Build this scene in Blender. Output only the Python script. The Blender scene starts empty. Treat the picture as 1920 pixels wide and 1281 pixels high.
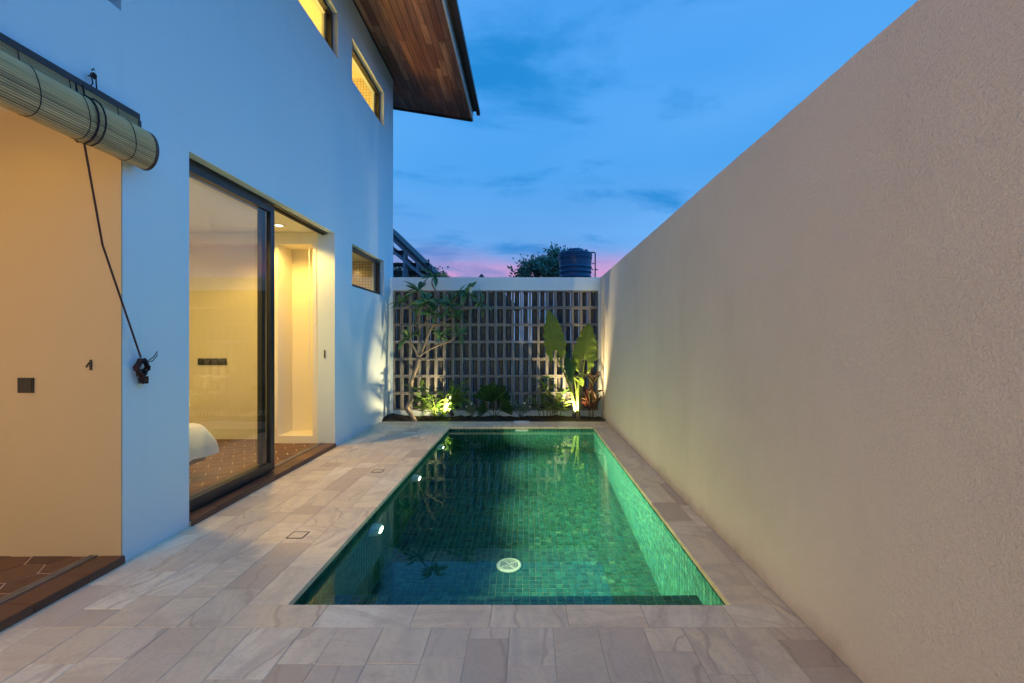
import bpy, bmesh, math, random
from mathutils import Vector, Matrix, noise
R = math.radians
random.seed(7)
scene = bpy.context.scene
col = scene.collection

# ------------------------------------------------------------------ camera
cam_d = bpy.data.cameras.new('camera')
cam = bpy.data.objects.new('camera', cam_d); col.objects.link(cam)
cam.location = (0, 0, 1.35); cam.rotation_euler = (R(90), 0, 0)
cam_d.sensor_width = 36; cam_d.lens = 17.0; cam_d.shift_x = -0.0151; cam_d.shift_y = 0.0
cam_d.clip_start = 0.05; cam_d.clip_end = 3000
scene.camera = cam

# ------------------------------------------------------------------ world: dusk sky
world = bpy.data.worlds.new('World'); scene.world = world; world.use_nodes = True
wn, wl = world.node_tree.nodes, world.node_tree.links
wn.clear()
def N(t, **kw):
    n = wn.new(t)
    for k, v in kw.items(): setattr(n, k, v)
    return n
def wmath(op, a, b=None):
    m = N('ShaderNodeMath', operation=op)
    for i, v in enumerate((a, b)):
        if v is None: continue
        if isinstance(v, (int, float)): m.inputs[i].default_value = v
        else: wl.new(v, m.inputs[i])
    return m.outputs[0]
tc = N('ShaderNodeTexCoord'); sep = N('ShaderNodeSeparateXYZ'); wl.new(tc.outputs['Generated'], sep.inputs[0])
z = wmath('MAXIMUM', sep.outputs[2], 0.0)
ramp = N('ShaderNodeValToRGB'); wl.new(z, ramp.inputs[0])
cr = ramp.color_ramp
stops = [(0.0, (.16, .30, .62)), (.135, (.17, .34, .72)), (.19, (.14, .38, .82)), (.33, (.075, .37, .87)),
         (.48, (.03, .32, .86)), (.62, (.010, .26, .80)), (1.0, (.006, .19, .68))]
while len(cr.elements) < len(stops): cr.elements.new(0.5)
for e, (p, c) in zip(cr.elements, stops): e.position = p; e.color = (*c, 1)
# cloud layer projected on a plane overhead
den = wmath('ADD', z, 0.12)
cx = wmath('DIVIDE', sep.outputs[0], den); cy = wmath('DIVIDE', sep.outputs[1], den)
cmb = N('ShaderNodeCombineXYZ'); wl.new(cx, cmb.inputs[0]); wl.new(cy, cmb.inputs[1])
def cloud(scale, loc, lo, hi, detail=6, rough=.55, sx=1.0):
    mp = N('ShaderNodeMapping'); wl.new(cmb.outputs[0], mp.inputs[0])
    mp.inputs['Location'].default_value = loc; mp.inputs['Scale'].default_value = (scale * sx, scale, 1)
    nz = N('ShaderNodeTexNoise'); wl.new(mp.outputs[0], nz.inputs['Vector'])
    nz.inputs['Scale'].default_value = 1; nz.inputs['Detail'].default_value = detail
    nz.inputs['Roughness'].default_value = rough; nz.inputs['Distortion'].default_value = .3
    mr = N('ShaderNodeMapRange', interpolation_type='SMOOTHSTEP'); wl.new(nz.outputs[0], mr.inputs[0])
    mr.inputs[1].default_value = lo; mr.inputs[2].default_value = hi
    return mr.outputs[0]
def wmix(f, a, b, blend='MIX'):
    m = N('ShaderNodeMix', data_type='RGBA', blend_type=blend)
    if isinstance(f, (int, float)): m.inputs[0].default_value = f
    else: wl.new(f, m.inputs[0])
    for i, v in ((6, a), (7, b)):
        if isinstance(v, tuple): m.inputs[i].default_value = (*v, 1)
        else: wl.new(v, m.inputs[i])
    return m.outputs[2]
veil = cloud(.55, (3.1, 1.7, 0), .38, .72, 3, .5)
c1 = wmix(wmath('MULTIPLY', veil, .75), ramp.outputs[0], (.16, .47, .98))
dark = cloud(1.7, (7.3, 4.1, 0), .52, .70, 7, .58, .7)
c2 = wmix(wmath('MULTIPLY', dark, .9), c1, (.012, .25, .68))
# low cloud bank: pink gaps close to the horizon
low = N('ShaderNodeMapRange'); wl.new(z, low.inputs[0])
low.inputs[1].default_value = .21; low.inputs[2].default_value = .15
bank = cloud(1.1, (1.4, 9.2, 0), .42, .6, 6, .55, 1.6)
glow_e = N('ShaderNodeMapRange', interpolation_type='SMOOTHSTEP'); wl.new(z, glow_e.inputs[0])
glow_e.inputs[1].default_value = .205; glow_e.inputs[2].default_value = .125
glow_a = N('ShaderNodeMapRange', interpolation_type='SMOOTHSTEP'); wl.new(sep.outputs[1], glow_a.inputs[0])
glow_a.inputs[1].default_value = .0; glow_a.inputs[2].default_value = .9
glow_b = N('ShaderNodeMapRange', interpolation_type='SMOOTHSTEP'); wl.new(z, glow_b.inputs[0])
glow_b.inputs[1].default_value = .06; glow_b.inputs[2].default_value = .115
c2 = wmix(wmath('MULTIPLY', wmath('MULTIPLY', glow_e.outputs[0], glow_b.outputs[0]), wmath('MULTIPLY', glow_a.outputs[0], wmath('ADD', .25, wmath('MULTIPLY', cloud(.9, (4.4, 2.2, 0), .40, .62, 4, .5, 1.3), .75)))), c2, (.66, .34, .65))
c3 = wmix(wmath('MULTIPLY', wmath('MULTIPLY', low.outputs[0], bank), .7), c2, (.16, .26, .60))
sky = N('ShaderNodeTexSky', sky_type='NISHITA'); sky.sun_disc = False
sky.sun_elevation = R(0.5); sky.sun_rotation = R(80)
c4 = wmix(.004, c3, sky.outputs[0], 'ADD')
bg = N('ShaderNodeBackground'); wl.new(c4, bg.inputs[0]); bg.inputs[1].default_value = 1.0
wo = N('ShaderNodeOutputWorld'); wl.new(bg.outputs[0], wo.inputs[0])

# the afterglow of the sky beyond the boundary wall: one very soft, blue sun
sun_d = bpy.data.lights.new('sun', 'SUN'); sun = bpy.data.objects.new('sun', sun_d); col.objects.link(sun)
sun_d.energy = 1.1; sun_d.angle = R(110); sun_d.color = (.0, .42, 1.0)
sun.rotation_euler = Vector((-1, .25, -.75)).to_track_quat('-Z', 'Y').to_euler()

scene.view_settings.view_transform = 'Standard'; scene.view_settings.look = 'None'
scene.view_settings.exposure = 0.0; scene.view_settings.gamma = 1.0
scene.view_settings.use_curve_mapping = False
scene.render.engine = 'CYCLES'
scene.cycles.max_bounces = 10; scene.cycles.diffuse_bounces = 5; scene.cycles.glossy_bounces = 5
scene.cycles.transmission_bounces = 6; scene.cycles.transparent_max_bounces = 12
scene.cycles.caustics_refractive = True; scene.cycles.caustics_reflective = False
scene.cycles.sample_clamp_indirect = 4.0; scene.cycles.blur_glossy = 0.5
scene.cycles.use_denoising = True

# ------------------------------------------------------------------ materials
def lin(h):
    return tuple(((int(h[i:i+2], 16) / 255) ** 2.2) for i in (0, 2, 4))
class Mat:
    def __init__(s, name):
        s.m = bpy.data.materials.new(name); s.m.use_nodes = True
        s.n, s.l = s.m.node_tree.nodes, s.m.node_tree.links
        s.b = s.n['Principled BSDF']; s.out = s.n['Material Output']
    def node(s, t, ins=None, **kw):
        n = s.n.new(t)
        for k, v in kw.items(): setattr(n, k, v)
        for k, v in (ins or {}).items(): s.put(n.inputs[k], v)
        return n
    def put(s, sock, v):
        if isinstance(v, bpy.types.NodeSocket): s.l.new(v, sock)
        elif isinstance(v, (tuple, list)) and sock.type == 'RGBA' and len(v) == 3: sock.default_value = (*v, 1)
        else: sock.default_value = v
    def math(s, op, a, b=0.0):
        return s.node('ShaderNodeMath', {0: a, 1: b}, operation=op).outputs[0]
    def mix(s, f, a, b, blend='MIX'):
        return s.node('ShaderNodeMix', {0: f, 6: a, 7: b}, data_type='RGBA', blend_type=blend).outputs[2]
    def ramp(s, f, stops):
        n = s.node('ShaderNodeValToRGB', {0: f}); e = n.color_ramp.elements
        while len(e) < len(stops): e.new(.5)
        for x, (p, c) in zip(e, stops): x.position = p; x.color = (*c, 1) if len(c) == 3 else c
        return n.outputs[0]
    def noise(s, vec, scale, detail=4, rough=.5, dist=0.0):
        return s.node('ShaderNodeTexNoise', {'Vector': vec, 'Scale': scale, 'Detail': detail, 'Roughness': rough, 'Distortion': dist}).outputs[0]
    def coord(s): return s.node('ShaderNodeTexCoord').outputs['Object']
    def mapping(s, v, loc=(0,0,0), rot=(0,0,0), sc=(1,1,1)):
        return s.node('ShaderNodeMapping', {0: v, 1: loc, 2: rot, 3: sc}).outputs[0]
    def bump(s, h, strength, dist=.01):
        s.put(s.b.inputs['Normal'], s.node('ShaderNodeBump', {'Height': h, 'Strength': strength, 'Distance': dist}).outputs[0])
    def set(s, **kw):
        names = dict(color='Base Color', rough='Roughness', metal='Metallic', spec='Specular IOR Level', coat='Coat Weight', sheen='Sheen Weight')
        for k, v in kw.items(): s.put(s.b.inputs[names[k]], v)
        return s
    def randv(s):
        oi = s.node('ShaderNodeObjectInfo').outputs['Random']; g = s.node('ShaderNodeNewGeometry').outputs['Random Per Island']
        return s.math('FRACT', s.math('ADD', oi, g))
M = {}
def plain(name, c, rough=.6, metal=0., var=.12, scale=8., bump=0., bscale=60., dist=.004):
    m = Mat(name); v = m.coord(); f = m.noise(v, scale, 5, .6)
    m.set(color=m.mix(f, tuple(x * (1 - var) for x in c), tuple(min(1, x * (1 + var)) for x in c)), rough=rough, metal=metal)
    if bump: m.bump(m.noise(v, bscale, 5, .6), bump, dist)
    M[name] = m.m; return m
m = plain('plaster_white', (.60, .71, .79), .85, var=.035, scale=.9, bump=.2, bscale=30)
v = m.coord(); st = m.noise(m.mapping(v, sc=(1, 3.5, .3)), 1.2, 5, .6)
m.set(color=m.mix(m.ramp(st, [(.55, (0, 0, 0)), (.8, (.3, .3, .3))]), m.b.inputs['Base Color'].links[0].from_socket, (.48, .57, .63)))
plain('plaster_inside', (.80, .75, .62), .8, var=.015, scale=1.0)
plain('plaster_cream', (.50, .39, .235), .85, var=.03, scale=1.5)
plain('black_metal', (.018, .018, .02), .35, var=.2)
plain('black_plastic', (.012, .012, .013), .4)
plain('steel', (.42, .42, .43), .38, metal=.9)
plain('mortar', (.50, .42, .34), .95, scale=20, bump=.3)
plain('grout', (.22, .27, .19), .9, scale=30)
plain('white_plastic', (.72, .74, .75), .4, var=.03)
plain('cord', (.028, .012, .016), .9, bump=.4, bscale=200)
plain('dark_wood', (.045, .018, .016), .5, scale=14, var=.3)
plain('linen', (.82, .82, .84), .9, var=.02)
plain('bed_wood', (.10, .055, .03), .5, scale=10, var=.3)
plain('ground_earth', (.09, .075, .055), .95, var=.3, scale=.8, bump=.4, bscale=12)
plain('bark', (.24, .19, .15), .9, var=.35, scale=16, bump=.6, bscale=45)
plain('bark_dark', (.08, .06, .045), .9, var=.3, scale=12)
plain('dark_roof', (.055, .045, .05), .7, var=.3, scale=6)
plain('grey_timber', (.30, .27, .31), .7, var=.3, scale=9)
plain('roof_lining', (.40, .30, .24), .8, var=.2, scale=2)
plain('fascia_metal', (.62, .64, .66), .4, metal=.1, var=.05)
plain('gutter', (.06, .035, .03), .5, var=.3)
plain('tank_plastic', (.018, .06, .13), .42, var=.15, scale=4)
plain('grate_plastic', (.80, .82, .82), .45, var=.03)
plain('petal', (.80, .78, .66), .7, var=.05)
# stucco on the boundary wall
m = plain('stucco', (.80, .735, .685), .93, var=.05, scale=1.1)
v = m.coord(); gr1 = m.noise(v, 95, 4, .62, .6); gr2 = m.noise(v, 30, 4, .6, .4)
m.bump(m.math('ADD', gr1, m.math('MULTIPLY', gr2, .5)), 1.0, .011)
c = m.b.inputs['Base Color'].links[0].from_socket
patch = m.noise(m.mapping(v, sc=(1, .8, .5)), .9, 6, .65, .6)
c = m.mix(m.ramp(patch, [(.45, (0, 0, 0)), (.72, (.4, .4, .4))]), c, (.58, .52, .48))
zz = m.node('ShaderNodeSeparateXYZ', {0: v}).outputs[2]
splash = m.ramp(m.math('ADD', m.math('MULTIPLY', zz, 4.0), m.math('MULTIPLY', m.noise(v, 5, 5, .65), 1.2)), [(.45, (.55, .55, .55)), (1.0, (0, 0, 0))])
c = m.mix(splash, c, (.42, .36, .31))
c = m.mix(m.ramp(gr1, [(.30, (.2, .2, .2)), (.5, (0, 0, 0))]), c, (.58, .52, .47))
m.set(color=c)
# sandstone paving
m = Mat('sandstone'); M['sandstone'] = m.m
rv = m.randv(); v0 = m.coord()
off = m.node('ShaderNodeCombineXYZ', {0: m.math('MULTIPLY', rv, 37.), 1: m.math('MULTIPLY', rv, 91.), 2: m.math('MULTIPLY', rv, 13.)}).outputs[0]
v = m.node('ShaderNodeVectorMath', {0: v0, 1: off}, operation='ADD').outputs[0]
rv2 = m.math('FRACT', m.math('MULTIPLY', rv, 7.31)); rv3 = m.math('FRACT', m.math('MULTIPLY', rv, 23.7))
rot = m.node('ShaderNodeVectorRotate', {'Vector': v, 'Angle': m.math('ADD', m.math('MULTIPLY', m.math('ROUND', m.math('MULTIPLY', rv3, 1.4)), 1.5708), m.math('MULTIPLY', m.math('SUBTRACT', rv2, .5), .7))}, rotation_type='Z_AXIS').outputs[0]
warp = m.noise(rot, 2.2, 3, .5)
band = m.noise(m.mapping(rot, sc=(1.2, 9, 3)), 1.3, 6, .55, .9)
base = m.ramp(rv2, [(0, (.70, .56, .39)), (.25, (.83, .69, .48)), (.45, (.74, .60, .43)), (.62, (.52, .40, .29)), (.72, (.66, .53, .40)), (.82, (.78, .64, .46)), (1, (.85, .74, .56))])
c = m.mix(m.ramp(band, [(.45, (0, 0, 0)), (.68, (.7, .7, .7))]), base, m.ramp(rv3, [(0, (.58, .43, .30)), (.6, (.63, .52, .41)), (1, (.52, .42, .34))]))
vein = m.node('ShaderNodeTexWave', {'Vector': rot, 'Scale': 1.5, 'Distortion': 9.0, 'Detail': 3, 'Detail Scale': 1.1}, wave_type='BANDS', bands_direction='Y').outputs['Fac']
vm = m.math('MULTIPLY', m.ramp(vein, [(.0, (1, 1, 1)), (.035, (0, 0, 0))]), m.ramp(rv3, [(.55, (0, 0, 0)), (.72, (1, 1, 1))]))
c = m.mix(m.math('MULTIPLY', vm, .4), c, (.36, .23, .14))
blot = m.noise(v, 4.5, 5, .65, .5); c = m.mix(m.ramp(blot, [(.48, (0, 0, 0)), (.70, (.55, .55, .55))]), c, (.52, .40, .29))
spk = m.noise(v, 45, 4, .7); c = m.mix(m.ramp(spk, [(.3, (.22, .22, .22)), (.5, (0, 0, 0))]), c, (.3, .23, .17))
m.set(color=c, rough=m.math('ADD', m.math('MULTIPLY', warp, .3), .42)); m.bump(m.math('ADD', band, m.math('MULTIPLY', spk, .4)), .25, .006)
# terracotta hexagons
m = Mat('terracotta'); M['terracotta'] = m.m
rv = m.randv(); v = m.coord(); f = m.noise(v, 9, 5, .6)
c = m.ramp(rv, [(0, (.125, .05, .027)), (.5, (.18, .075, .038)), (1, (.10, .04, .025))])
m.set(color=m.mix(m.math('MULTIPLY', f, .6), c, (.07, .03, .02)), rough=.42); m.bump(f, .15, .004)
plain('terracotta_grout', (.60, .42, .27), .9)
# green stone pool tile
m = Mat('pool_tile'); M['pool_tile'] = m.m
rv = m.randv(); v = m.node('ShaderNodeNewGeometry').outputs['Position']
f = m.noise(m.mapping(v, sc=(1, 1, 1)), 16, 6, .65, .8)
c = m.ramp(rv, [(0, (.008, .080, .090)), (.3, (.015, .12, .125)), (.6, (.028, .165, .14)), (.85, (.011, .115, .15)), (1, (.06, .21, .16))])
c = m.mix(m.ramp(f, [(.35, (.75, .75, .75)), (.6, (0, 0, 0))]), c, (.009, .045, .036))
m.set(color=c, rough=.6, spec=.15); m.bump(f, .3, .004)
# water: one refracting sheet
m = Mat('pool_water'); M['pool_water'] = m.m
v = m.coord()
bmp = m.node('ShaderNodeBump', {'Height': m.noise(v, 2.6, 2, .4), 'Strength': .02, 'Distance': .02}).outputs[0]
g = m.node('ShaderNodeBsdfGlass', {'Color': (.66, .96, .95), 'Roughness': 0.0, 'IOR': 1.333, 'Normal': bmp})
m.l.new(g.outputs[0], m.out.inputs[0])
# clear glazing
def glazing(name, tint):
    m = Mat(name); M[name] = m.m
    t = m.node('ShaderNodeBsdfTransparent', {0: tint}); gl = m.node('ShaderNodeBsdfGlossy', {'Color': (1, 1, 1), 'Roughness': 0.0})
    ge = m.node('ShaderNodeNewGeometry')
    ct = m.math('ABSOLUTE', m.node('ShaderNodeVectorMath', {0: ge.outputs['Incoming'], 1: ge.outputs['Normal']}, operation='DOT_PRODUCT').outputs['Value'])
    fr = m.math('ADD', m.math('MULTIPLY', m.math('POWER', m.math('SUBTRACT', 1.0, ct), 5.0), .92), .08)
    mx = m.node('ShaderNodeMixShader', {0: fr, 1: t.outputs[0], 2: gl.outputs[0]})
    m.l.new(mx.outputs[0], m.out.inputs[0])
glazing('glass', (.93, .94, .90))
# timber boards
m = Mat('soffit_board'); M['soffit_board'] = m.m
rv = m.randv(); v = m.coord()
off = m.node('ShaderNodeVectorMath', {0: v, 1: m.node('ShaderNodeCombineXYZ', {0: m.math('MULTIPLY', rv, 50.), 1: m.math('MULTIPLY', rv, 31.)}).outputs[0]}, operation='ADD').outputs[0]
gr = m.noise(m.mapping(off, sc=(28, 1.6, 28)), 1.0, 6, .6, .4)
c = m.ramp(rv, [(0, (.17, .075, .055)), (.3, (.27, .13, .085)), (.55, (.22, .11, .085)), (.8, (.36, .19, .125)), (1, (.52, .32, .22))])
m.set(color=m.mix(m.ramp(gr, [(.35, (.8, .8, .8)), (.65, (0, 0, 0))]), c, (.085, .035, .025)), rough=.45); m.bump(gr, .2, .003)
# breeze-block stone, with a darker copy that paints shade into the recessed vanes
plain('block_shade', (.13, .13, .145), .9, var=.4, scale=12)
m = plain('block_stone', (.19, .19, .205), .9, var=.35, scale=14, bump=.6, bscale=70)
rv = m.randv(); m.set(color=m.mix(m.math('MULTIPLY', rv, .5), m.b.inputs['Base Color'].links[0].from_socket, (.23, .215, .21)))
# bamboo
m = Mat('bamboo'); M['bamboo'] = m.m
rv = m.randv(); v = m.coord(); f = m.noise(m.mapping(v, sc=(30, 2.0, 30)), 1, 5, .6)
c = m.ramp(rv, [(0, (.56, .41, .21)), (.35, (.72, .54, .28)), (.7, (.60, .44, .24)), (1, (.42, .30, .16))])
m.set(color=m.mix(m.ramp(f, [(.5, (0, 0, 0)), (.75, (.7, .7, .7))]), c, (.19, .15, .09)), rough=.5)
# soil
m = plain('soil', (.035, .025, .017), 1.0, var=.5, scale=25, bump=.9, bscale=60, dist=.02)
# mosaic seen through the small windows
m = Mat('mosaic'); M['mosaic'] = m.m
v = m.node('ShaderNodeTexCoord').outputs['Object']
mp = m.node('ShaderNodeCombineXYZ', {0: m.math('ADD', m.node('ShaderNodeSeparateXYZ', {0: v}).outputs[0], m.node('ShaderNodeSeparateXYZ', {0: v}).outputs[1]), 1: m.node('ShaderNodeSeparateXYZ', {0: v}).outputs[2]}).outputs[0]
br = m.node('ShaderNodeTexBrick', {'Vector': mp, 'Color1': (.74, .68, .55), 'Color2': (.66, .60, .48), 'Mortar': (.22, .18, .12), 'Scale': 1.0, 'Mortar Size': .0035, 'Brick Width': .05, 'Row Height': .05}, offset=0.0)
m.set(color=br.outputs[0], rough=.2)
# leaves
def leafmat(name, c1, c2, rough=.45, trans=.35, vein=None):
    m = Mat(name); M[name] = m.m
    rv = m.randv(); v = m.coord(); f = m.noise(v, 5, 4, .6)
    cc = m.mix(rv, c1, c2); cc = m.mix(m.math('MULTIPLY', f, .5), cc, tuple(x * .55 for x in c1))
    if vein:
        uv = m.node('ShaderNodeUVMap').outputs[0]; sp = m.node('ShaderNodeSeparateXYZ', {0: uv})
        ax = m.math('ABSOLUTE', m.math('SUBTRACT', sp.outputs[0], .5))
        rib = m.ramp(ax, [(.0, (1, 1, 1)), (.035, (0, 0, 0))])
        w = m.math('FRACT', m.math('MULTIPLY', m.math('SUBTRACT', sp.outputs[1], m.math('MULTIPLY', ax, .35)), 11.0))
        sv = m.ramp(m.math('ABSOLUTE', m.math('SUBTRACT', w, .5)), [(.0, (.55, .55, .55)), (.11, (0, 0, 0))])
        vm = m.math('MAXIMUM', rib, sv)
        cc = m.mix(m.math('MULTIPLY', vm, .6), cc, vein); m.bump(vm, .5, .01)
    m.set(color=cc, rough=rough)
    tr = m.node('ShaderNodeBsdfTranslucent', {0: cc})
    mx = m.node('ShaderNodeMixShader', {0: trans, 1: m.b.outputs[0], 2: tr.outputs[0]})
    m.l.new(mx.outputs[0], m.out.inputs[0])
leafmat('leaf_frangipani', (.06, .19, .09), (.17, .29, .10), .35)
leafmat('leaf_bush', (.09, .21, .035), (.17, .28, .06), .4)
leafmat('leaf_palm', (.02, .075, .02), (.035, .10, .03), .4)
leafmat('leaf_shrub', (.16, .24, .15), (.26, .33, .22), .5)
leafmat('leaf_croton', (.10, .25, .06), (.28, .31, .08), .4)
leafmat('leaf_red', (.14, .04, .03), (.07, .09, .03), .4)
leafmat('leaf_giant', (.17, .27, .04), (.21, .31, .05), .45, .4, (.32, .40, .12))
leafmat('leaf_far', (.10, .21, .12), (.34, .40, .32), .6, .3)
leafmat('stalk', (.20, .30, .06), (.24, .34, .08), .4, .25)
def emis(name, c, s):
    m = Mat(name); M[name] = m.m
    e = m.node('ShaderNodeEmission', {0: c, 1: s}); m.l.new(e.outputs[0], m.out.inputs[0])
emis('lamp_warm', (1.0, .80, .48), 12.0)
emis('lamp_pool', (1.0, .86, .62), 16.0)
WARM = (1.0, .60, .115)

# ------------------------------------------------------------------ mesh helpers
class MB:
    def __init__(s): s.v, s.f, s.uv = [], [], None
    def add(s, vs, fs):
        o = len(s.v); s.v += [tuple(p) for p in vs]; s.f += [tuple(i + o for i in f) for f in fs]; return s
    def box(s, x0, y0, z0, x1, y1, z1):
        return s.add([(x0,y0,z0),(x1,y0,z0),(x1,y1,z0),(x0,y1,z0),(x0,y0,z1),(x1,y0,z1),(x1,y1,z1),(x0,y1,z1)],
                     [(0,3,2,1),(4,5,6,7),(0,1,5,4),(1,2,6,5),(2,3,7,6),(3,0,4,7)])
    def cbox(s, x0, y0, z0, x1, y1, z1, c):        # box with chamfered edges
        b = bmesh.new(); bmesh.ops.create_cube(b, size=1)
        for p in b.verts: p.co = Vector((x0 + (p.co.x + .5) * (x1 - x0), y0 + (p.co.y + .5) * (y1 - y0), z0 + (p.co.z + .5) * (z1 - z0)))
        bmesh.ops.bevel(b, geom=b.edges[:], offset=c, segments=2, profile=.7, affect='EDGES')
        b.verts.index_update(); s.add([p.co[:] for p in b.verts], [[q.index for q in f.verts] for f in b.faces]); b.free(); return s
    def quad(s, *p): return s.add(p, [(0,1,2,3)])
    def tube(s, pts, rad, n=8, cap=True):
        pts = [Vector(p) for p in pts]
        if isinstance(rad, (int, float)): rad = [rad] * len(pts)
        vs, up = [], None
        for i, p in enumerate(pts):
            t = (pts[min(i+1, len(pts)-1)] - pts[max(i-1, 0)]).normalized()
            if up is None: up = Vector((0,0,1)) if abs(t.z) < .9 else Vector((1,0,0))
            a = t.cross(up).normalized(); b = t.cross(a).normalized(); up = a.cross(t)*1.0 if False else up
            for k in range(n):
                w = 2*math.pi*k/n; vs.append(p + (a*math.cos(w) + b*math.sin(w)) * rad[i])
        fs = [(i*n+k, i*n+(k+1)%n, (i+1)*n+(k+1)%n, (i+1)*n+k) for i in range(len(pts)-1) for k in range(n)]
        if cap: fs += [tuple(range(n))[::-1], tuple((len(pts)-1)*n+k for k in range(n))]
        return s.add(vs, fs)
    def lathe(s, prof, origin, axis=(0,0,1), n=24):
        ax = Vector(axis).normalized(); a = ax.orthogonal().normalized(); b = ax.cross(a); o = Vector(origin)
        vs = [o + ax*h + (a*math.cos(2*math.pi*k/n) + b*math.sin(2*math.pi*k/n))*r for r, h in prof for k in range(n)]
        fs = [(i*n+k, i*n+(k+1)%n, (i+1)*n+(k+1)%n, (i+1)*n+k) for i in range(len(prof)-1) for k in range(n)]
        if prof[0][0] > 1e-5: fs.append(tuple(range(n))[::-1])
        if prof[-1][0] > 1e-5: fs.append(tuple((len(prof)-1)*n+k for k in range(n)))
        return s.add(vs, fs)
    def mesh(s, name, mat, smooth=False):
        me = bpy.data.meshes.new(name); me.from_pydata(s.v, [], s.f); me.materials.append(M[mat])
        if smooth: me.polygons.foreach_set('use_smooth', [True]*len(me.polygons))
        me.update(); return me
    def build(s, name, mat, parent=None, smooth=False, fix=True):
        me = s.mesh(name, mat, smooth)
        if fix:
            b = bmesh.new(); b.from_mesh(me); bmesh.ops.recalc_face_normals(b, faces=b.faces); b.to_mesh(me); b.free()
        return link(name, me, parent)
def link(name, data, parent=None, matrix=None):
    o = bpy.data.objects.new(name, data); col.objects.link(o)
    if parent is not None:
        o.parent = parent
        if matrix is None: o.matrix_parent_inverse = parent_inv(parent)
    if matrix is not None: o.matrix_basis = matrix if parent is None else parent_inv(parent) @ matrix
    return o
def world_loc(o):
    v = Matrix.Identity(4)
    while o is not None:
        v = (o.matrix_parent_inverse if o.parent else Matrix.Identity(4)) @ Matrix.LocRotScale(o.location, o.rotation_euler, o.scale) @ v; o = o.parent
    return v
def parent_inv(p): return world_loc(p).inverted()
def tag(o, label, cat, group=None, kind=None):
    o['label'] = label; o['category'] = cat
    if group: o['group'] = group
    if kind: o['kind'] = kind
    return o
def thing(name, label, cat, loc=(0,0,0), group=None):
    o = bpy.data.objects.new(name, None); col.objects.link(o); o.location = loc; o.empty_display_size = .1
    return tag(o, label, cat, group)
def struct(o): o['kind'] = 'structure'; return o
def lamp(name, kind, loc, energy, color, parent, direction=None, size=.05, spot=None, blend=.5):
    d = bpy.data.lights.new(name, kind); d.energy = energy; d.color = color
    d.shadow_soft_size = size
    if kind == 'SPOT': d.spot_size = R(spot); d.spot_blend = blend
    o = bpy.data.objects.new(name, d); col.objects.link(o)
    mt = Matrix.Translation(loc)
    if direction: mt = mt @ Vector(direction).to_track_quat('-Z', 'Y').to_matrix().to_4x4()
    o.parent = parent; o.matrix_basis = parent_inv(parent) @ mt
    return o

# ------------------------------------------------------------------ key measures (metres)
WX = -2.47            # face of the house
RX = 1.33             # face of the boundary wall
PX0, PX1, PY0, PY1 = -1.24, 1.05, 2.47, 7.65    # pool
PZ, WZ = -1.36, -.06  # pool floor, water level
BY = 8.75             # face of the breeze-block screen
FZ = .045             # indoor floor level

# ------------------------------------------------------------------ ground
mb = MB(); gx = [-400, PX0-.05, PX1+.05, 400]; gy = [-400, PY0-.05, PY1+.05, 600]
for i in range(3):
    for j in range(3):
        if (i, j) != (1, 1): mb.quad((gx[i], gy[j], -.034), (gx[i+1], gy[j], -.034), (gx[i+1], gy[j+1], -.034), (gx[i], gy[j+1], -.034))
struct(mb.build('ground', 'ground_earth'))

# ------------------------------------------------------------------ paving
mb = MB()
gx = [WX, PX0-.02, PX1+.02, RX]; gy = [-3.0, PY0-.02, PY1+.02, 8.16]
for i in range(3):
    for j in range(3):
        if (i, j) != (1, 1): mb.box(gx[i], gy[j], -.032, gx[i+1], gy[j+1], -.0022)
paving = struct(mb.build('paving', 'mortar'))
slab_cache = {}
def slab_mesh(w, l, t=.03, c=.0025):
    k = (round(w, 3), round(l, 3))
    if k not in slab_cache:
        a, b = w/2, l/2; m = MB()
        m.add([(-a,-b,-t),(a,-b,-t),(a,b,-t),(-a,b,-t),(-a,-b,-c),(a,-b,-c),(a,b,-c),(-a,b,-c),(-a+c,-b+c,0),(a-c,-b+c,0),(a-c,b-c,0),(-a+c,b-c,0)],
              [(0,3,2,1),(0,1,5,4),(1,2,6,5),(2,3,7,6),(3,0,4,7),(4,5,9,8),(5,6,10,9),(6,7,11,10),(7,4,8,11),(8,9,10,11)])
        slab_cache[k] = m.mesh('paving_slab', 'sandstone')
    return slab_cache[k]
def slab(x0, x1, y0, y1, gap=.0022):
    me = slab_mesh(x1-x0-gap, y1-y0-gap)
    return link('paving_slab', me, paving, Matrix.Translation(((x0+x1)/2, (y0+y1)/2, random.uniform(-.0012, .0008))))
def columns(x0, x1, y0, y1, w=.2, l=.4):
    n = max(1, round((x1-x0)/w)); cuts = [x0 + (x1-x0)*i/n + (random.uniform(-.022, .022) if 0 < i < n else 0) for i in range(n+1)]
    for i in range(n):
        y = y0 - (l/2 if i % 2 else 0) - random.uniform(0, .05)
        while y < y1 - .03:
            ye = y + random.choice([l, l, l*.9, l*.5, l*.75, l*.45])
            if y1 - ye < .08: ye = y1
            a, b = max(y, y0), min(ye, y1)
            if b - a > .03: slab(cuts[i], cuts[i+1], a, b)
            y = ye
def row(x0, x1, y0, y1, l=.42):
    x = x0
    while x < x1 - .01:
        xe = x + l*random.choice([.9, 1, 1, 1.1, .75])
        if x1 - xe < .15: xe = x1
        slab(x, xe, y0, y1); x = xe
def rowy(x0, x1, y0, y1, l=.42):
    y = y0
    while y < y1 - .01:
        ye = y + l*random.choice([.9, 1, 1, 1.1, .75])
        if y1 - ye < .15: ye = y1
        slab(x0, x1, y, ye); y = ye
OV = .012
row(PX0-.2, PX1+.2, PY0-.185, PY0+OV)                     # coping, near end
row(PX0-.2, PX1+.2, PY1-OV, PY1+.25)                      # coping, far end
row(PX0-.2, PX1+.2, PY1+.25, 8.16)
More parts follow.
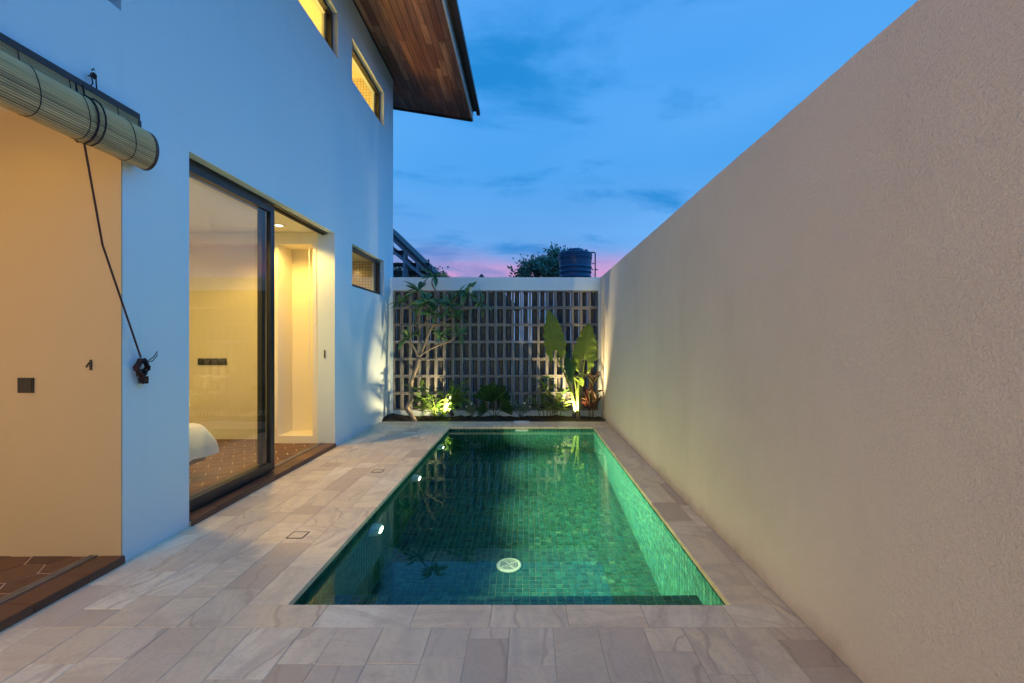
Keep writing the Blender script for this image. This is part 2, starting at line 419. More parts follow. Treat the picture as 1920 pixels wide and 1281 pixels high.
rowy(PX0-.2, PX0+OV, PY0+OV, PY1-OV); rowy(PX1-OV, PX1+.2, PY0+OV, PY1-OV)
rowy(PX1+.2, RX, PY0-.185, 8.16, .62)
columns(WX, PX0-.2, PY0-.185, 8.16)
columns(WX, RX, .9, PY0-.185)
mb = MB().box(WX+.003, -2.95, -.03, RX-.003, .898, -.001)
struct(mb.build('rear_paving', 'sandstone'))

# flush service covers in the deck
for (x, y, s, lab) in ((-1.60, 3.37, .115, 'square slot-framed cover in the paving beside the pool lamp closest to the bench'),
                       (-1.56, 5.04, .115, 'square slot-framed cover in the paving beside the middle pool lamp'),
                       (-1.57, 6.76, .115, 'square slot-framed cover in the paving beside the pool lamp next to the planting bed')):
    t = thing('service_cover', lab, 'cover', (x, y, .0012), 'service covers in the paving')
    a = s/2; f = MB()
    for b in ((-a,-a,a,-a+.007), (-a,a-.007,a,a), (-a,-a+.007,-a+.007,a-.007), (a-.007,-a+.007,a,a-.007)):
        f.box(x+b[0], y+b[1], .0005, x+b[2], y+b[3], .0035)
    f.build('frame', 'black_metal', t)
    MB().box(x-a+.008, y-a+.008, .0005, x+a-.008, y+a-.008, .0025).build('lid', 'sandstone', t)

# ------------------------------------------------------------------ pool
pool = thing('swimming_pool', 'long rectangular plunge pool lined with green stone tiles', 'pool', (0, 5, PZ))
g = .004
x0, x1, y0, y1 = PX0-g, PX1+g, PY0-g, PY1+g
mb = MB()
mb.quad((x0,y0,PZ-g),(x1,y0,PZ-g),(x1,y1,PZ-g),(x0,y1,PZ-g))
mb.quad((x0,y0,PZ-g),(x0,y1,PZ-g),(x0,y1,-.03),(x0,y0,-.03)); mb.quad((x1,y1,PZ-g),(x1,y0,PZ-g),(x1,y0,-.03),(x1,y1,-.03))
mb.quad((x1,y0,PZ-g),(x0,y0,PZ-g),(x0,y0,-.03),(x1,y0,-.03)); mb.quad((x0,y1,PZ-g),(x1,y1,PZ-g),(x1,y1,-.03),(x0,y1,-.03))
mb.build('basin', 'grout', pool, fix=False)
BZ, BYE = -.42, 3.0                                      # bench along the near end
MB().box(PX0, PY0, PZ, PX1, BYE-g, BZ-g).build('bench', 'grout', pool)
T = .0545
def tile_geom(c, u, v, n, su, sv, t=.004, ch=.0015):
    c, u, v, n = map(Vector, (c, u, v, n)); a, b = su/2-.0022, sv/2-.0022
    P = lambda i, j, k: c + u*i + v*j + n*k
    vs = [P(-a,-b,-t),P(a,-b,-t),P(a,b,-t),P(-a,b,-t),P(-a,-b,-ch),P(a,-b,-ch),P(a,b,-ch),P(-a,b,-ch),P(-a+ch,-b+ch,0),P(a-ch,-b+ch,0),P(a-ch,b-ch,0),P(-a+ch,b-ch,0)]
    fs = [(0,1,5,4),(1,2,6,5),(2,3,7,6),(3,0,4,7),(4,5,9,8),(5,6,10,9),(6,7,11,10),(7,4,8,11),(8,9,10,11)]
    return vs, fs
tiles = []
def field(o, u, v, lu, lv, n):
    o, u, v = Vector(o), Vector(u), Vector(v)
    nu, nv = max(1, round(lu/T)), max(1, round(lv/T)); su, sv = lu/nu, lv/nv
    for i in range(nu):
        sh = 0
        for j in range(nv): tiles.append((o + u*(i+.5)*su + v*(j+.5)*sv, u, v, Vector(n), su, sv))
field((PX0, BYE, PZ), (1,0,0), (0,1,0), PX1-PX0, PY1-BYE, (0,0,1))
field((PX0, PY0, BZ), (1,0,0), (0,1,0), PX1-PX0, BYE-PY0, (0,0,1))
field((PX0, BYE, PZ), (1,0,0), (0,0,1), PX1-PX0, BZ-PZ, (0,1,0))
field((PX1, PY0, PZ), (0,1,0), (0,0,1), PY1-PY0, -.035-PZ, (-1,0,0))
field((PX0, PY0, PZ), (0,1,0), (0,0,1), PY1-PY0, -.035-PZ, (1,0,0))
field((PX0, PY1, PZ), (1,0,0), (0,0,1), PX1-PX0, -.035-PZ, (0,-1,0))
field((PX0, PY0, PZ), (1,0,0), (0,0,1), PX1-PX0, -.035-PZ, (0,1,0))
camp = Vector((0, 0, 1.35))
def showing(t):
    d = t[0] - camp; f = t[3].dot(-d.normalized())
    vis = f / d.length_squared
    if t[3].y > .5: vis = 0
    return -vis
tiles.sort(key=showing)
rest = MB(); tcache = {}
for i, (c, u, v, n, su, sv) in enumerate(tiles):
    if i < 300:
        k = (tuple(u), tuple(v), round(su, 4), round(sv, 4))
        if k not in tcache:
            q = MB(); q.add(*tile_geom((0,0,0), u, v, n, su, sv)); tcache[k] = q.mesh('tile', 'pool_tile')
        link('tile', tcache[k], pool, Matrix.Translation(c))
    else: rest.add(*tile_geom(c, u, v, n, su, sv))
o = rest.build('tile_field', 'pool_tile', pool, fix=False); o['kind'] = 'stuff'
w = MB().quad((PX0-.003, PY0-.003, WZ), (PX1+.003, PY0-.003, WZ), (PX1+.003, PY1+.003, WZ), (PX0-.003, PY1+.003, WZ)).build('water', 'pool_water', fix=False)
struct(w)
# drain grate on the floor
dx, dy, dz = -.16, 4.25, PZ
t = thing('drain_cover', 'round white slotted drain cover on the pool floor', 'drain', (dx, dy, dz))
MB().lathe([(.112, 0), (.112, .010), (.100, .019), (.086, .021), (.084, .016), (.0, .016)], (dx, dy, dz), n=40).build('rim', 'grate_plastic', t, True)
MB().lathe([(.083, 0), (.083, .0168), (0, .0168)], (dx, dy, dz), n=32).build('shadow_plate', 'black_plastic', t)
for r in (.012, .036, .060, .082):
    MB().lathe([(r-.005, .017), (r-.005, .022), (r+.005, .022), (r+.005, .017)], (dx, dy, dz), n=36).build('ring', 'grate_plastic', t)
for k in range(4):
    a = k*math.pi/2 + .6; e = MB(); ca, sa = math.cos(a), math.sin(a)
    p = lambda r, s, h: (dx + ca*r - sa*s, dy + sa*r + ca*s, dz + h)
    e.add([p(.008,-.005,.017),p(.084,-.005,.017),p(.084,.005,.017),p(.008,.005,.017),p(.008,-.005,.0235),p(.084,-.005,.0235),p(.084,.005,.0235),p(.008,.005,.0235)],
          [(4,5,6,7),(0,1,5,4),(1,2,6,5),(2,3,7,6),(3,0,4,7)]); e.build('spoke', 'grate_plastic', t)
# wall lamps under water
for i, (y, lab) in enumerate(((3.86, 'round white underwater lamp on the pool wall beside the bench'),
                              (5.24, 'round white underwater lamp in the middle of the pool wall'),
                              (6.70, 'round white underwater lamp on the pool wall near the skimmer'))):
    z = -.31
    t = thing('pool_lamp', lab, 'pool lamp', (PX0, y, z), 'pool wall lamps')
    MB().lathe([(.098, 0), (.098, .012), (.090, .034), (.070, .072), (.063, .075), (.058, .066), (0, .066)], (PX0, y, z), (1,0,0), 32).build('housing', 'white_plastic', t, True)
    MB().lathe([(.057, .067), (.045, .075), (0, .079)], (PX0, y, z), (1,0,0), 24).build('lens', 'lamp_pool', t, True)
    for a in (.8, 2.4, 4.0, 5.5):
        MB().lathe([(.006, .03), (.006, .060), (0, .062)], (PX0, y+.079*math.cos(a), z+.079*math.sin(a)), (1,0,0), 8).build('screw', 'steel', t)
    lamp('lamp_light', 'SPOT', (PX0+.095, y, z), 860, (1.0, .88, .38), t, (1, 0, -.01), .04, 112, 1.0)
# skimmer mouth and its lid
t = thing('pool_skimmer', 'cream skimmer mouth set in the end wall of the pool', 'skimmer', (-.09, PY1, -.05))
f = MB(); 
for b in ((-.19,-.045,.01,-.037), (-.19,-.085,.01,-.077)): f.box(b[0], PY1-.012, b[1], b[2], PY1-.0002, b[3])
f.box(-.19, PY1-.012, -.077, -.18, PY1-.0002, -.045); f.box(0, PY1-.012, -.077, .01, PY1-.0002, -.045)
f.build('frame', 'white_plastic', t); MB().box(-.179, PY1-.006, -.076, -.001, PY1-.0004, -.046).build('flap', 'white_plastic', t)
t = thing('skimmer_lid', 'pale rectangular lid lying on the coping above the skimmer', 'lid', (-.10, 8.0, .002))
MB().cbox(-.225, 7.93, .002, .03, 8.10, .022, .004).build('plate', 'white_plastic', t)
MB().cbox(-.14, 8.0, .0222, -.06, 8.03, .030, .002).build('handle', 'white_plastic', t)

# ------------------------------------------------------------------ house
house = thing('house', 'white rendered two-storey house with timber eaves along the pool', 'house', (WX-.1, 6, 0))
def wall_sheet(name, mat, parent, xf, xb, yr, zr, holes):
    ys = sorted(set([yr[0], yr[1]] + [min(max(h[i], yr[0]), yr[1]) for h in holes for i in (0, 1)]))
    zs = sorted(set([zr[0], zr[1]] + [min(max(h[i], zr[0]), zr[1]) for h in holes for i in (2, 3)]))
    solid = lambda i, j: 0 <= i < len(ys)-1 and 0 <= j < len(zs)-1 and not any(h[0]-1e-6 <= ys[i] and ys[i+1] <= h[1]+1e-6 and h[2]-1e-6 <= zs[j] and zs[j+1] <= h[3]+1e-6 for h in holes)
    m = MB()
    for i in range(len(ys)-1):
        for j in range(len(zs)-1):
            if not solid(i, j): continue
            a, b, c, d = ys[i], ys[i+1], zs[j], zs[j+1]
            m.quad((xf,a,c),(xf,b,c),(xf,b,d),(xf,a,d)); m.quad((xb,b,c),(xb,a,c),(xb,a,d),(xb,b,d))
            if not solid(i-1, j): m.quad((xb,a,c),(xf,a,c),(xf,a,d),(xb,a,d))
            if not solid(i+1, j): m.quad((xf,b,c),(xb,b,c),(xb,b,d),(xf,b,d))
            if not solid(i, j-1): m.quad((xb,a,c),(xb,b,c),(xf,b,c),(xf,a,c))
            if not solid(i, j+1): m.quad((xf,a,d),(xf,b,d),(xb,b,d),(xb,a,d))
    me = m.mesh(name, mat); b = bmesh.new(); b.from_mesh(me); bmesh.ops.remove_doubles(b, verts=b.verts, dist=1e-5); bmesh.ops.recalc_face_normals(b, faces=b.faces); b.to_mesh(me); b.free()
    return link(name, me, parent)
DY0, DY1, DZ = 3.53, 6.2, 2.74
WXB = WX - .22
W1 = (6.81, 8.33, 2.13, 2.73); W2 = (6.81, 8.33, 5.03, 5.63); W3 = (4.79, 6.31, 5.03, 5.63); W4 = (.9, 2.94, 3.36, 5.2)
OPEN = (-2.7, 2.95, -.05, 2.62)
wall_sheet('wall', 'plaster_white', house, WX, WXB, (-3.0, 8.89), (-.03, 6.17), [(DY0, DY1, -.05, DZ), W1, W2, W3, W4, OPEN])
LX = -5.6
def part_box(name, mat, b, par=house): return MB().box(*b).build(name, mat, par)
part_box('end_wall', 'plaster_white', (LX-.2, 8.67, -.03, WXB-.001, 8.885, 6.6))
part_box('back_wall', 'plaster_inside', (LX-.2, -3.0, -.03, LX, 8.67, 6.6))
part_box('near_wall', 'plaster_white', (LX, -3.0, -.03, WXB-.001, -2.8, 6.17))
part_box('partition_wall', 'plaster_white', (LX, 2.952, -.03, WXB-.001, 3.15, 2.75))
part_box('wall_coat', 'plaster_cream', (LX, 2.941, FZ-.003, WX-.0015, 2.9497, 2.7515))
part_box('floor_slab', 'plaster_inside', (LX, -2.8, 2.752, WXB-.001, 8.67, 2.95))
part_box('attic_slab', 'plaster_inside', (LX, -2.8, 6.0, WXB-.001, 8.67, 6.1))
part_box('upper_partition', 'plaster_inside', (LX, 2.96, 2.951, WXB-.001, 3.1, 5.999))
part_box('upper_partition', 'mosaic', (LX, 8.55, 2.951, WXB-.001, 8.669, 5.999))
part_box('upper_partition', 'plaster_inside', (-4.6, 3.101, 2.951, -4.5, 8.549, 5.999))
# bedroom far side: wall with a niche by the door, deeper alcove behind a bulkhead
AY, BYW = 6.2, 6.46
m = MB()
nx0, nx1, nz0, nz1 = -3.20, -2.755, .14, 2.60
ax0, ax1 = -3.34, WXB-.001
for b in ((ax0, nx0, -.03, 2.751), (nx1, ax1, -.03, 2.751), (nx0, nx1, -.03, nz0), (nx0, nx1, nz1, 2.751)): m.box(b[0], AY, b[2], b[1], AY+.38, b[3])
m.box(nx0-.02, AY+.381, -.03, nx1+.02, AY+.43, 2.7); m.build('niche_wall', 'plaster_inside', house)
part_box('alcove_wall', 'plaster_inside', (LX, BYW, -.03, ax0-.001, BYW+.15, 2.751))
part_box('bulkhead', 'plaster_inside', (LX, AY, 2.61, ax0-.001, BYW-.001, 2.751))
part_box('bathroom_wall', 'mosaic', (LX, 8.5, -.03, WXB-.001, 8.668, 2.751))
part_box('bathroom_wall', 'mosaic', (-4.3, 6.64, -.03, -4.2, 8.499, 2.751))
# indoor floors
def hexfloor(name, rect, field_rect, r=.125):
    o = struct(MB().box(rect[0], rect[1], -.033, rect[2], rect[3], FZ-.004).build(name, 'terracotta_grout'))
    c = .003; rr = r-.006; vs, fs = [], []
    for k in range(6): a = R(60*k); vs.append((rr*math.cos(a), rr*math.sin(a), -.01))
    for k in range(6): a = R(60*k); vs.append((rr*math.cos(a), rr*math.sin(a), -c*.6))
    for k in range(6): a = R(60*k); vs.append(((rr-c)*math.cos(a), (rr-c)*math.sin(a), 0))
    for k in range(6): q = (k+1) % 6; fs += [(k, q, 6+q, 6+k), (6+k, 6+q, 12+q, 12+k)]
    fs.append(tuple(range(12, 18))); me = MB().add(vs, fs).mesh('hexagon_tile', 'terracotta')
    x = field_rect[2]; i = 0
    while x > field_rect[0]:
        y = field_rect[1] + (r*math.sqrt(3)/2 if i % 2 else 0)
        while y < field_rect[3]:
            link('hexagon_tile', me, o, Matrix.Translation((x, y, FZ + random.uniform(-.0006, .0006)))); y += r*math.sqrt(3)
        x -= 1.5*r; i += 1
    return o
bf = hexfloor('bedroom_floor', (LX, 3.151, WXB+.03, 6.9), (-4.9, 3.3, -2.70, 6.6))
tf = hexfloor('terrace_floor', (LX, -2.79, WXB+.03, 2.951), (-3.7, 1.1, -2.70, 2.95))
def sill(par, y0, y1, base_y0):
    part = MB().box(WXB+.031, base_y0, -.032, WX+.012, y1, FZ-.006); part.build('sill_base', 'terracotta_grout', par)
    y = y0
    while y < y1-.01:
        ye = min(y+.30, y1)
        MB().cbox(WX-.135, y+.002, FZ-.012, WX+.018, ye-.002, FZ+.002, .004).build('sill_tile', 'terracotta', par)
        MB().cbox(WX+.0125, y+.002, -.004, WX+.019, ye-.002, FZ-.0125, .001).build('riser_tile', 'terracotta', par); y = ye
    for k, xx in enumerate((WX-.150, WX-.168, WX-.186)):
        MB().box(xx-.005, base_y0, FZ-.004, xx+.005, y1, FZ+.008).build('track_rail', 'steel', par)
sill(bf, DY0+.001, DY1-.001, DY0+.001); sill(tf, 1.2, 2.949, -2.69)
# sliding door, two leaves slid one behind the other
def leaf(x, y0, y1, name='door_leaf'):
    d = MB(); z0, z1, s, t = FZ+.012, DZ-.012, .075, .022
    d.box(x-t, y0, z0, x+t, y0+s, z1); d.box(x-t, y1-s, z0, x+t, y1, z1)
    d.box(x-t, y0+s, z0, x+t, y1-s, z0+.085); d.box(x-t, y0+s, z1-.085, x+t, y1-s, z1)
    o = d.build(name, 'black_metal', house)
    MB().quad((x, y0+s-.005, z0+.08), (x, y1-s+.005, z0+.08), (x, y1-s+.005, z1-.08), (x, y0+s-.005, z1-.08)).build('pane', 'glass', o, fix=False)
    return o
leaf(-2.585, DY0-.0, 4.90); leaf(-2.640, DY0+.0, 4.84)
mb = MB(); mb.box(WX-.20, DY0, DZ-.011, WX-.085, DY1, DZ-.001); mb.box(WX-.155, 4.9, DZ-.03, WX-.15, DY1, DZ-.011); mb.box(WX-.13, 4.9, DZ-.03, WX-.125, DY1, DZ-.011)
mb.build('door_track', 'black_metal', house)
MB().box(WX-.135, DY1-.012, 1.14, WX-.12, DY1-.0005, 1.24).build('latch_plate', 'black_metal', house)
# windows
def window(w, mullion=None):
    y0, y1, z0, z1 = w; x = WX-.10; f = MB(); s = .055; t = .03
    f.box(x-t, y0, z0, x+t, y0+s, z1); f.box(x-t, y1-s, z0, x+t, y1, z1); f.box(x-t, y0+s, z0, x+t, y1-s, z0+s); f.box(x-t, y0+s, z1-s, x+t, y1-s, z1)
    f.box(x-t-.02, y0+s, z0+s, x-t, y0+s+.035, z1-s); f.box(x-t-.02, y1-s-.035, z0+s, x-t, y1-s, z1-s)
    o = f.build('window', 'black_metal', house)
    MB().quad((x, y0+s-.004, z0+s-.004), (x, y1-s+.004, z0+s-.004), (x, y1-s+.004, z1-s+.004), (x, y0+s-.004, z1-s+.004)).build('pane', 'glass', o, fix=False)
for w in (W1, W2, W3, W4): window(w)
# roller-blind chain in the bedroom
mb = MB(); pts = [(-2.725, AY-.03, 2.6), (-2.725, AY-.03, .78)] + [(-2.755 + .03*math.cos(a), AY-.03, .78 - .03*math.sin(a)) for a in [R(k) for k in range(0, 181, 30)]] + [(-2.785, AY-.03, 2.6)]
tag(mb.tube(pts, .004, 6).build('blind_chain', 'white_plastic'), 'thin white looped blind chain hanging by the niche', 'chain')
# eaves
EX, EZ, GY = -1.138, 5.96, 10.12
roof = MB()
def zr(x): return EZ + (x - EX) * (6.17 - EZ) / (WX - EX)
RXL = -8.5
roof.add([(EX, -4, zr(EX)+.195), (EX, GY, zr(EX)+.195), (RXL+2.5, GY, zr(RXL+2.5)+.195), (RXL+2.5, -4, zr(RXL+2.5)+.195),
          (EX+.13, -4, EZ+.225), (EX+.13, GY+.02, EZ+.225), (RXL+2.5, GY+.02, zr(RXL+2.5)+.26), (RXL+2.5, -4, zr(RXL+2.5)+.26)],
         [(0,1,2,3),(4,5,6,7),(0,1,5,4),(1,2,6,5),(2,3,7,6),(3,0,4,7)])
roof = roof.build('roof', 'dark_roof', house)
def board(xa, xb, ya, yb):
    h = random.uniform(-.002, .002)
    MB().add([(xa,ya,zr(xa)+h),(xb,ya,zr(xb)+h),(xb,yb,zr(xb)+h),(xa,yb,zr(xa)+h),(xa,ya,zr(xa)+.024),(xb,ya,zr(xb)+.024),(xb,yb,zr(xb)+.024),(xa,yb,zr(xa)+.024)],
             [(0,3,2,1),(4,5,6,7),(0,1,5,4),(1,2,6,5),(2,3,7,6),(3,0,4,7)]).build('soffit_board', 'soffit_board', roof)
nb = 12; bw = (EX - .021 - (WX + .002)) / nb
for i in range(-6, nb):
    xa = WX + .002 + i*bw; xb = xa + bw - .007; ymin = 4.4 if i >= 0 else 8.892
    y = ymin - random.uniform(0, .8)
    while y < GY - .081:
        ye = min(y + random.uniform(.4, 1.5), GY - .081)
        if GY - .081 - ye < .25: ye = GY - .081
        a = max(y, ymin)
        if ye - a > .04: board(xa, xb, a + .0015, ye - .0015)
        y = ye
for (xa, xb, ya, yb) in ((WX+.002, EX-.021, -3.98, 4.399), (RXL+2.6, WX+.002-6*bw-.004, 8.892, GY-.081)): board(xa, xb, ya, yb)
MB().add([(WX+.003,-3.97,zr(WX)+.03),(EX-.022,-3.97,zr(EX)+.03),(EX-.022,GY-.085,zr(EX)+.03),(WX+.003,GY-.085,zr(WX)+.03)], [(0,1,2,3)]).build('backing', 'dark_wood', roof)
MB().box(WX+.002, -4, 6.158, WX+.03, 8.95, 6.172).build('shadow_strip', 'dark_wood', roof)
MB().box(EX-.02, -4, EZ-.005, EX+.006, GY, EZ+.19).build('fascia', 'fascia_metal', roof)
e = MB(); xs = (EX-.021, RXL+2.6)
e.add([(xs[0],GY-.08,zr(xs[0])-.02),(xs[1],GY-.08,zr(xs[1])-.02),(xs[1],GY,zr(xs[1])-.02),(xs[0],GY,zr(xs[0])-.02),(xs[0],GY-.08,zr(xs[0])+.2),(xs[1],GY-.08,zr(xs[1])+.2),(xs[1],GY,zr(xs[1])+.2),(xs[0],GY,zr(xs[0])+.2)],
      [(0,3,2,1),(4,5,6,7),(0,1,5,4),(1,2,6,5),(2,3,7,6),(3,0,4,7)]); e.build('gable_board', 'dark_wood', roof)
MB().box(EX+.075, -4, EZ+.13, EX+.145, GY+.03, EZ+.222).build('drip_edge', 'gutter', roof)

# recessed lamps
def downlight(x, y, z, lab, grp, power, spot=150):
    t = thing('ceiling_downlight', lab, 'downlight', (x, y, z), grp)
    MB().lathe([(.062, 0), (.062, -.006), (.048, -.010), (.046, -.004), (.0, -.004)], (x, y, z), n=28).build('trim', 'white_plastic', t, True)
    MB().lathe([(.044, -.005), (.035, -.011), (0, -.012)], (x, y, z), n=24).build('lens', 'lamp_warm', t, True)
    lamp('downlight_light', 'SPOT', (x, y, z-.03), power, WARM, t, (0, 0, -1), .045, spot, .45)
CZ = 2.752
downlight(-2.99, 5.82, CZ, 'glowing round downlight in the bedroom ceiling by the niche', 'bedroom downlights', 108, 146)
downlight(-2.99, 3.81, CZ, 'glowing round downlight in the bedroom ceiling behind the sliding door glass', 'bedroom downlights', 165, 146)
downlight(-4.30, 4.80, CZ, 'glowing round downlight in the bedroom ceiling above the bed', 'bedroom downlights', 60, 172)
downlight(-2.99, 2.30, CZ, 'glowing round downlight in the terrace ceiling behind the bamboo blind', 'terrace downlights', 5, 165)
downlight(-4.20, 2.20, CZ, 'glowing round downlight deep in the terrace ceiling', 'terrace downlights', 5, 165)
downlight(-3.30, 7.60, CZ, 'glowing round downlight in the bathroom ceiling', 'bathroom downlights', 45, 172)
# unseen terrace pendants added to light the boundary wall, then the upper room's pair
for (x, y, CZ_, lab) in ((-3.25, -1.1, CZ, 'unseen pendant globe over the terrace, added to light the boundary wall'), (-3.25, -2.2, CZ, 'unseen pendant globe at the open end of the terrace, added to light the boundary wall'),
    (-3.75, 5.60, 5.1, 'round glowing pendant globe in the upper room'), (-3.75, 7.60, 5.1, 'round glowing pendant globe in the upper room by the mosaic wall')):
    t = thing('pendant_lamp', lab, 'pendant lamp', (x, y, CZ_), 'added terrace pendants' if CZ_ < 3 else 'upper room pendants')
    MB().lathe([(.05, 0), (.05, -.02)] + [ (.006, -.03), (.004, -.50), (.03, -.51), (.032, -.56), (0, -.56)], (x, y, CZ_), n=20).build('stem', 'black_metal', t, True)
    MB().lathe([(.001, -.55)] + [(.11*math.sin(a), -.66 + .11*math.cos(a)) for a in [R(k) for k in range(15, 180, 15)]] + [(.001, -.77)], (x, y, CZ_), n=24).build('globe', 'lamp_warm', t, True)
    if CZ_ > 3: MB().tube([(x, y, CZ_-.002), (x, y, 5.999)], .006, 6).build('rod', 'black_metal', t)
    lamp('pendant_light', 'POINT', (x, y, CZ_-.80), 120 if CZ_ < 3 else 165, (1.0, .68, .36) if CZ_ < 3 else WARM, t, None, .1)

# bamboo blind, rolled up
by0, by1 = .9, 3.03
bl = thing('bamboo_blind', 'rolled-up bamboo slat blind hung over the terrace opening', 'blind', (-2.40, 2.0, 2.45))
MB().cbox(-2.462, by0, 2.735, -2.425, by1, 2.775, .006).build('head_rail', 'dark_wood', bl)
prof = [(-2.432, 2.735), (-2.430, 2.70), (-2.432, 2.665)]
c0 = (-2.392, 2.545); n = 46
for k in range(n): 
    a = R(118 - k*(300/(n-1))); prof.append((c0[0] + .074*math.cos(a), c0[1] + .117*math.sin(a)))
def resample(p, step):
    out = [Vector(p[0])]; acc = 0
    for a, b in zip(p, p[1:]):
        a, b = Vector(a), Vector(b); L = (b-a).length; d = step - acc
        while d <= L: out.append(a + (b-a)*(d/L)); d += step
        acc = (acc + L) % step if L else acc
    return out
pr = resample(prof, .0118); sl = MB()
for i, p in enumerate(pr):
    j = random.uniform(-.012, .004); sl.tube([(p.x, by0+j, p.y), (p.x, by0+.8, p.y+random.uniform(-.0012,.0012)), (p.x, by1-.012, p.y)], random.uniform(.0040, .0050), 6)
o = sl.build('slat_sheet', 'bamboo', bl); o['kind'] = 'stuff'
cen = Vector((c0[0], c0[1]))
bk = MB()
for p, q in zip(pr, pr[1:]):
    p2, q2 = (cen + (w_-cen)*.975 if w_.y < 2.66 else w_ - Vector((.003, 0)) for w_ in (p, q))
    bk.quad((p2.x, by0, p2.y), (p2.x, by1-.014, p2.y), (q2.x, by1-.014, q2.y), (q2.x, by0, q2.y))
bk.build('gap_shade_sheet', 'cord', bl)  # dark sheet added behind the slats, painting shade into their gaps
def offp(p, d):
    q = Vector(p); return q + (q-cen).normalized()*d if q.y < 2.66 else q + Vector((d, 0))
for yy in (1.15, 1.45, 1.75, 2.02, 2.30, 2.56, 2.86):
    MB().tube([(offp(p, .0062).x, yy + .01*math.sin(i*.5), offp(p, .0062).y) for i, p in enumerate(pr[::2])], .0022, 5).build('stitch_cord', 'cord', bl)
ed = MB(); pe = [offp(p, .006) for p in pr]; pi_ = [offp(p, -.006) for p in pr]
for i in range(len(pr)-1):
    ed.add([(pe[i].x,by1-.014,pe[i].y),(pe[i+1].x,by1-.014,pe[i+1].y),(pi_[i+1].x,by1-.014,pi_[i+1].y),(pi_[i].x,by1-.014,pi_[i].y),
            (pe[i].x,by1+.008,pe[i].y),(pe[i+1].x,by1+.008,pe[i+1].y),(pi_[i+1].x,by1+.008,pi_[i+1].y),(pi_[i].x,by1+.008,pi_[i].y)],
           [(0,1,5,4),(3,7,6,2),(4,5,6,7),(0,3,2,1)])
ed.build('edge_binding', 'dark_wood', bl)
# pull cord of the blind with its coil on the wall
y_c = 2.60
lp = [(-2.43, y_c, 2.745)] + [(offp(p, .012).x, y_c + .02*i/len(pr), offp(p, .012).y) for i, p in enumerate(pr[::3]) if i > 1 and p.y > 2.415] 
MB().tube([q for q in lp if True], .005, 6).build('lift_cord', 'cord', bl)
MB().tube([(x+.012, y+.03, z) for x, y, z in lp], .0045, 6).build('lift_cord', 'cord', bl)
bot = min(lp, key=lambda q: q[2])
k = thing('pull_cord', 'dark cord slanting from the blind to a coiled bundle on the wall', 'cord', (WX+.03, 3.06, 1.18))
MB().tube([bot, (bot[0]-.03, 2.75, 1.9), (WX+.035, 3.045, 1.25)], .0055, 6).build('line', 'cord', k)
co = MB(); pts = []
for i in range(150):
    a = i*.42; rr = .038 + .008*math.sin(i*1.7); pts.append((WX+.03 + .016*math.sin(i*.37), 3.06 + rr*math.cos(a)*1.05, 1.185 + rr*math.sin(a)*1.25))
co.tube(pts, .0048, 5).build('coil', 'cord', k)
pts = [(WX+.03 + .015*math.sin(i*1.1), 3.075 + .022*math.cos(i*.9) + .006*math.sin(i*2.3), 1.105 + .022*math.sin(i*1.3)) for i in range(60)]
MB().tube(pts, .0042, 5).build('knot', 'cord', k)
MB().tube([(WX+.03, 3.08, 1.21), (WX+.05, 3.12, 1.225), (WX+.045, 3.165, 1.255), (WX+.04, 3.175, 1.285), (WX+.035, 3.15, 1.25), (WX+.03, 3.09, 1.215)], .003, 5).build('loop', 'cord', k)
MB().tube([(WX, 3.055, 1.17), (WX+.06, 3.055, 1.17)], .006, 6).build('cleat', 'black_metal', k)
h = thing('blind_hook', 'dark hook with knotted cord fixed above the blind rail', 'hook', (WX, 2.72, 2.83))
MB().tube([(WX+.001, 2.72, 2.845), (WX+.03, 2.72, 2.845), (WX+.04, 2.72, 2.865), (WX+.03, 2.72, 2.885), (WX+.018, 2.72, 2.875)], .004, 6).build('hook', 'black_metal', h)
MB().tube([(WX+.03, 2.70, 2.85), (WX+.035, 2.71, 2.80), (WX+.03, 2.70, 2.776)], .0035, 5).build('tie', 'cord', h)
MB().tube([(WX+.03, 2.735, 2.85), (WX+.035, 2.73, 2.81), (WX+.03, 2.74, 2.776)], .0035, 5).build('tie', 'cord', h)
MB().tube([(WX+.03 + .008*math.sin(i), 2.72 + .012*math.cos(i*1.3), 2.845 + .012*math.sin(i*.9)) for i in range(24)], .004, 5).build('knot', 'cord', h)
# fittings on the partition wall facing the terrace
PWY = 2.941
def px2(px, py, y): return ((px-989)/906.7*y, 1.35-(py-640)/906.7*y)
sx, sz = px2(50, 722, PWY)
t = thing('light_switch', 'black square switch plate on the terrace wall', 'switch', (sx, PWY, sz))
MB().cbox(sx-.048, PWY-.009, sz-.046, sx+.048, PWY-.0005, sz+.046, .002).build('plate', 'black_plastic', t)
MB().cbox(sx-.041, PWY-.0125, sz-.039, sx+.041, PWY-.0092, sz+.039, .001).build('rocker', 'black_plastic', t)
sx, sz = px2(171, 684, PWY)
t = thing('cord_cleat', 'small black cleat screwed to the terrace wall', 'cleat', (sx, PWY, sz))
MB().cbox(sx-.007, PWY-.006, sz-.032, sx+.007, PWY-.0005, sz+.032, .001).build('plate', 'black_metal', t)
MB().tube([(sx-.014, PWY-.018, sz-.012), (sx-.002, PWY-.022, sz+.002), (sx+.008, PWY-.018, sz+.018)], .005, 6).build('lever', 'black_metal', t)
MB().tube([(sx, PWY-.004, sz), (sx, PWY-.022, sz)], .005, 6).build('pin', 'steel', t)
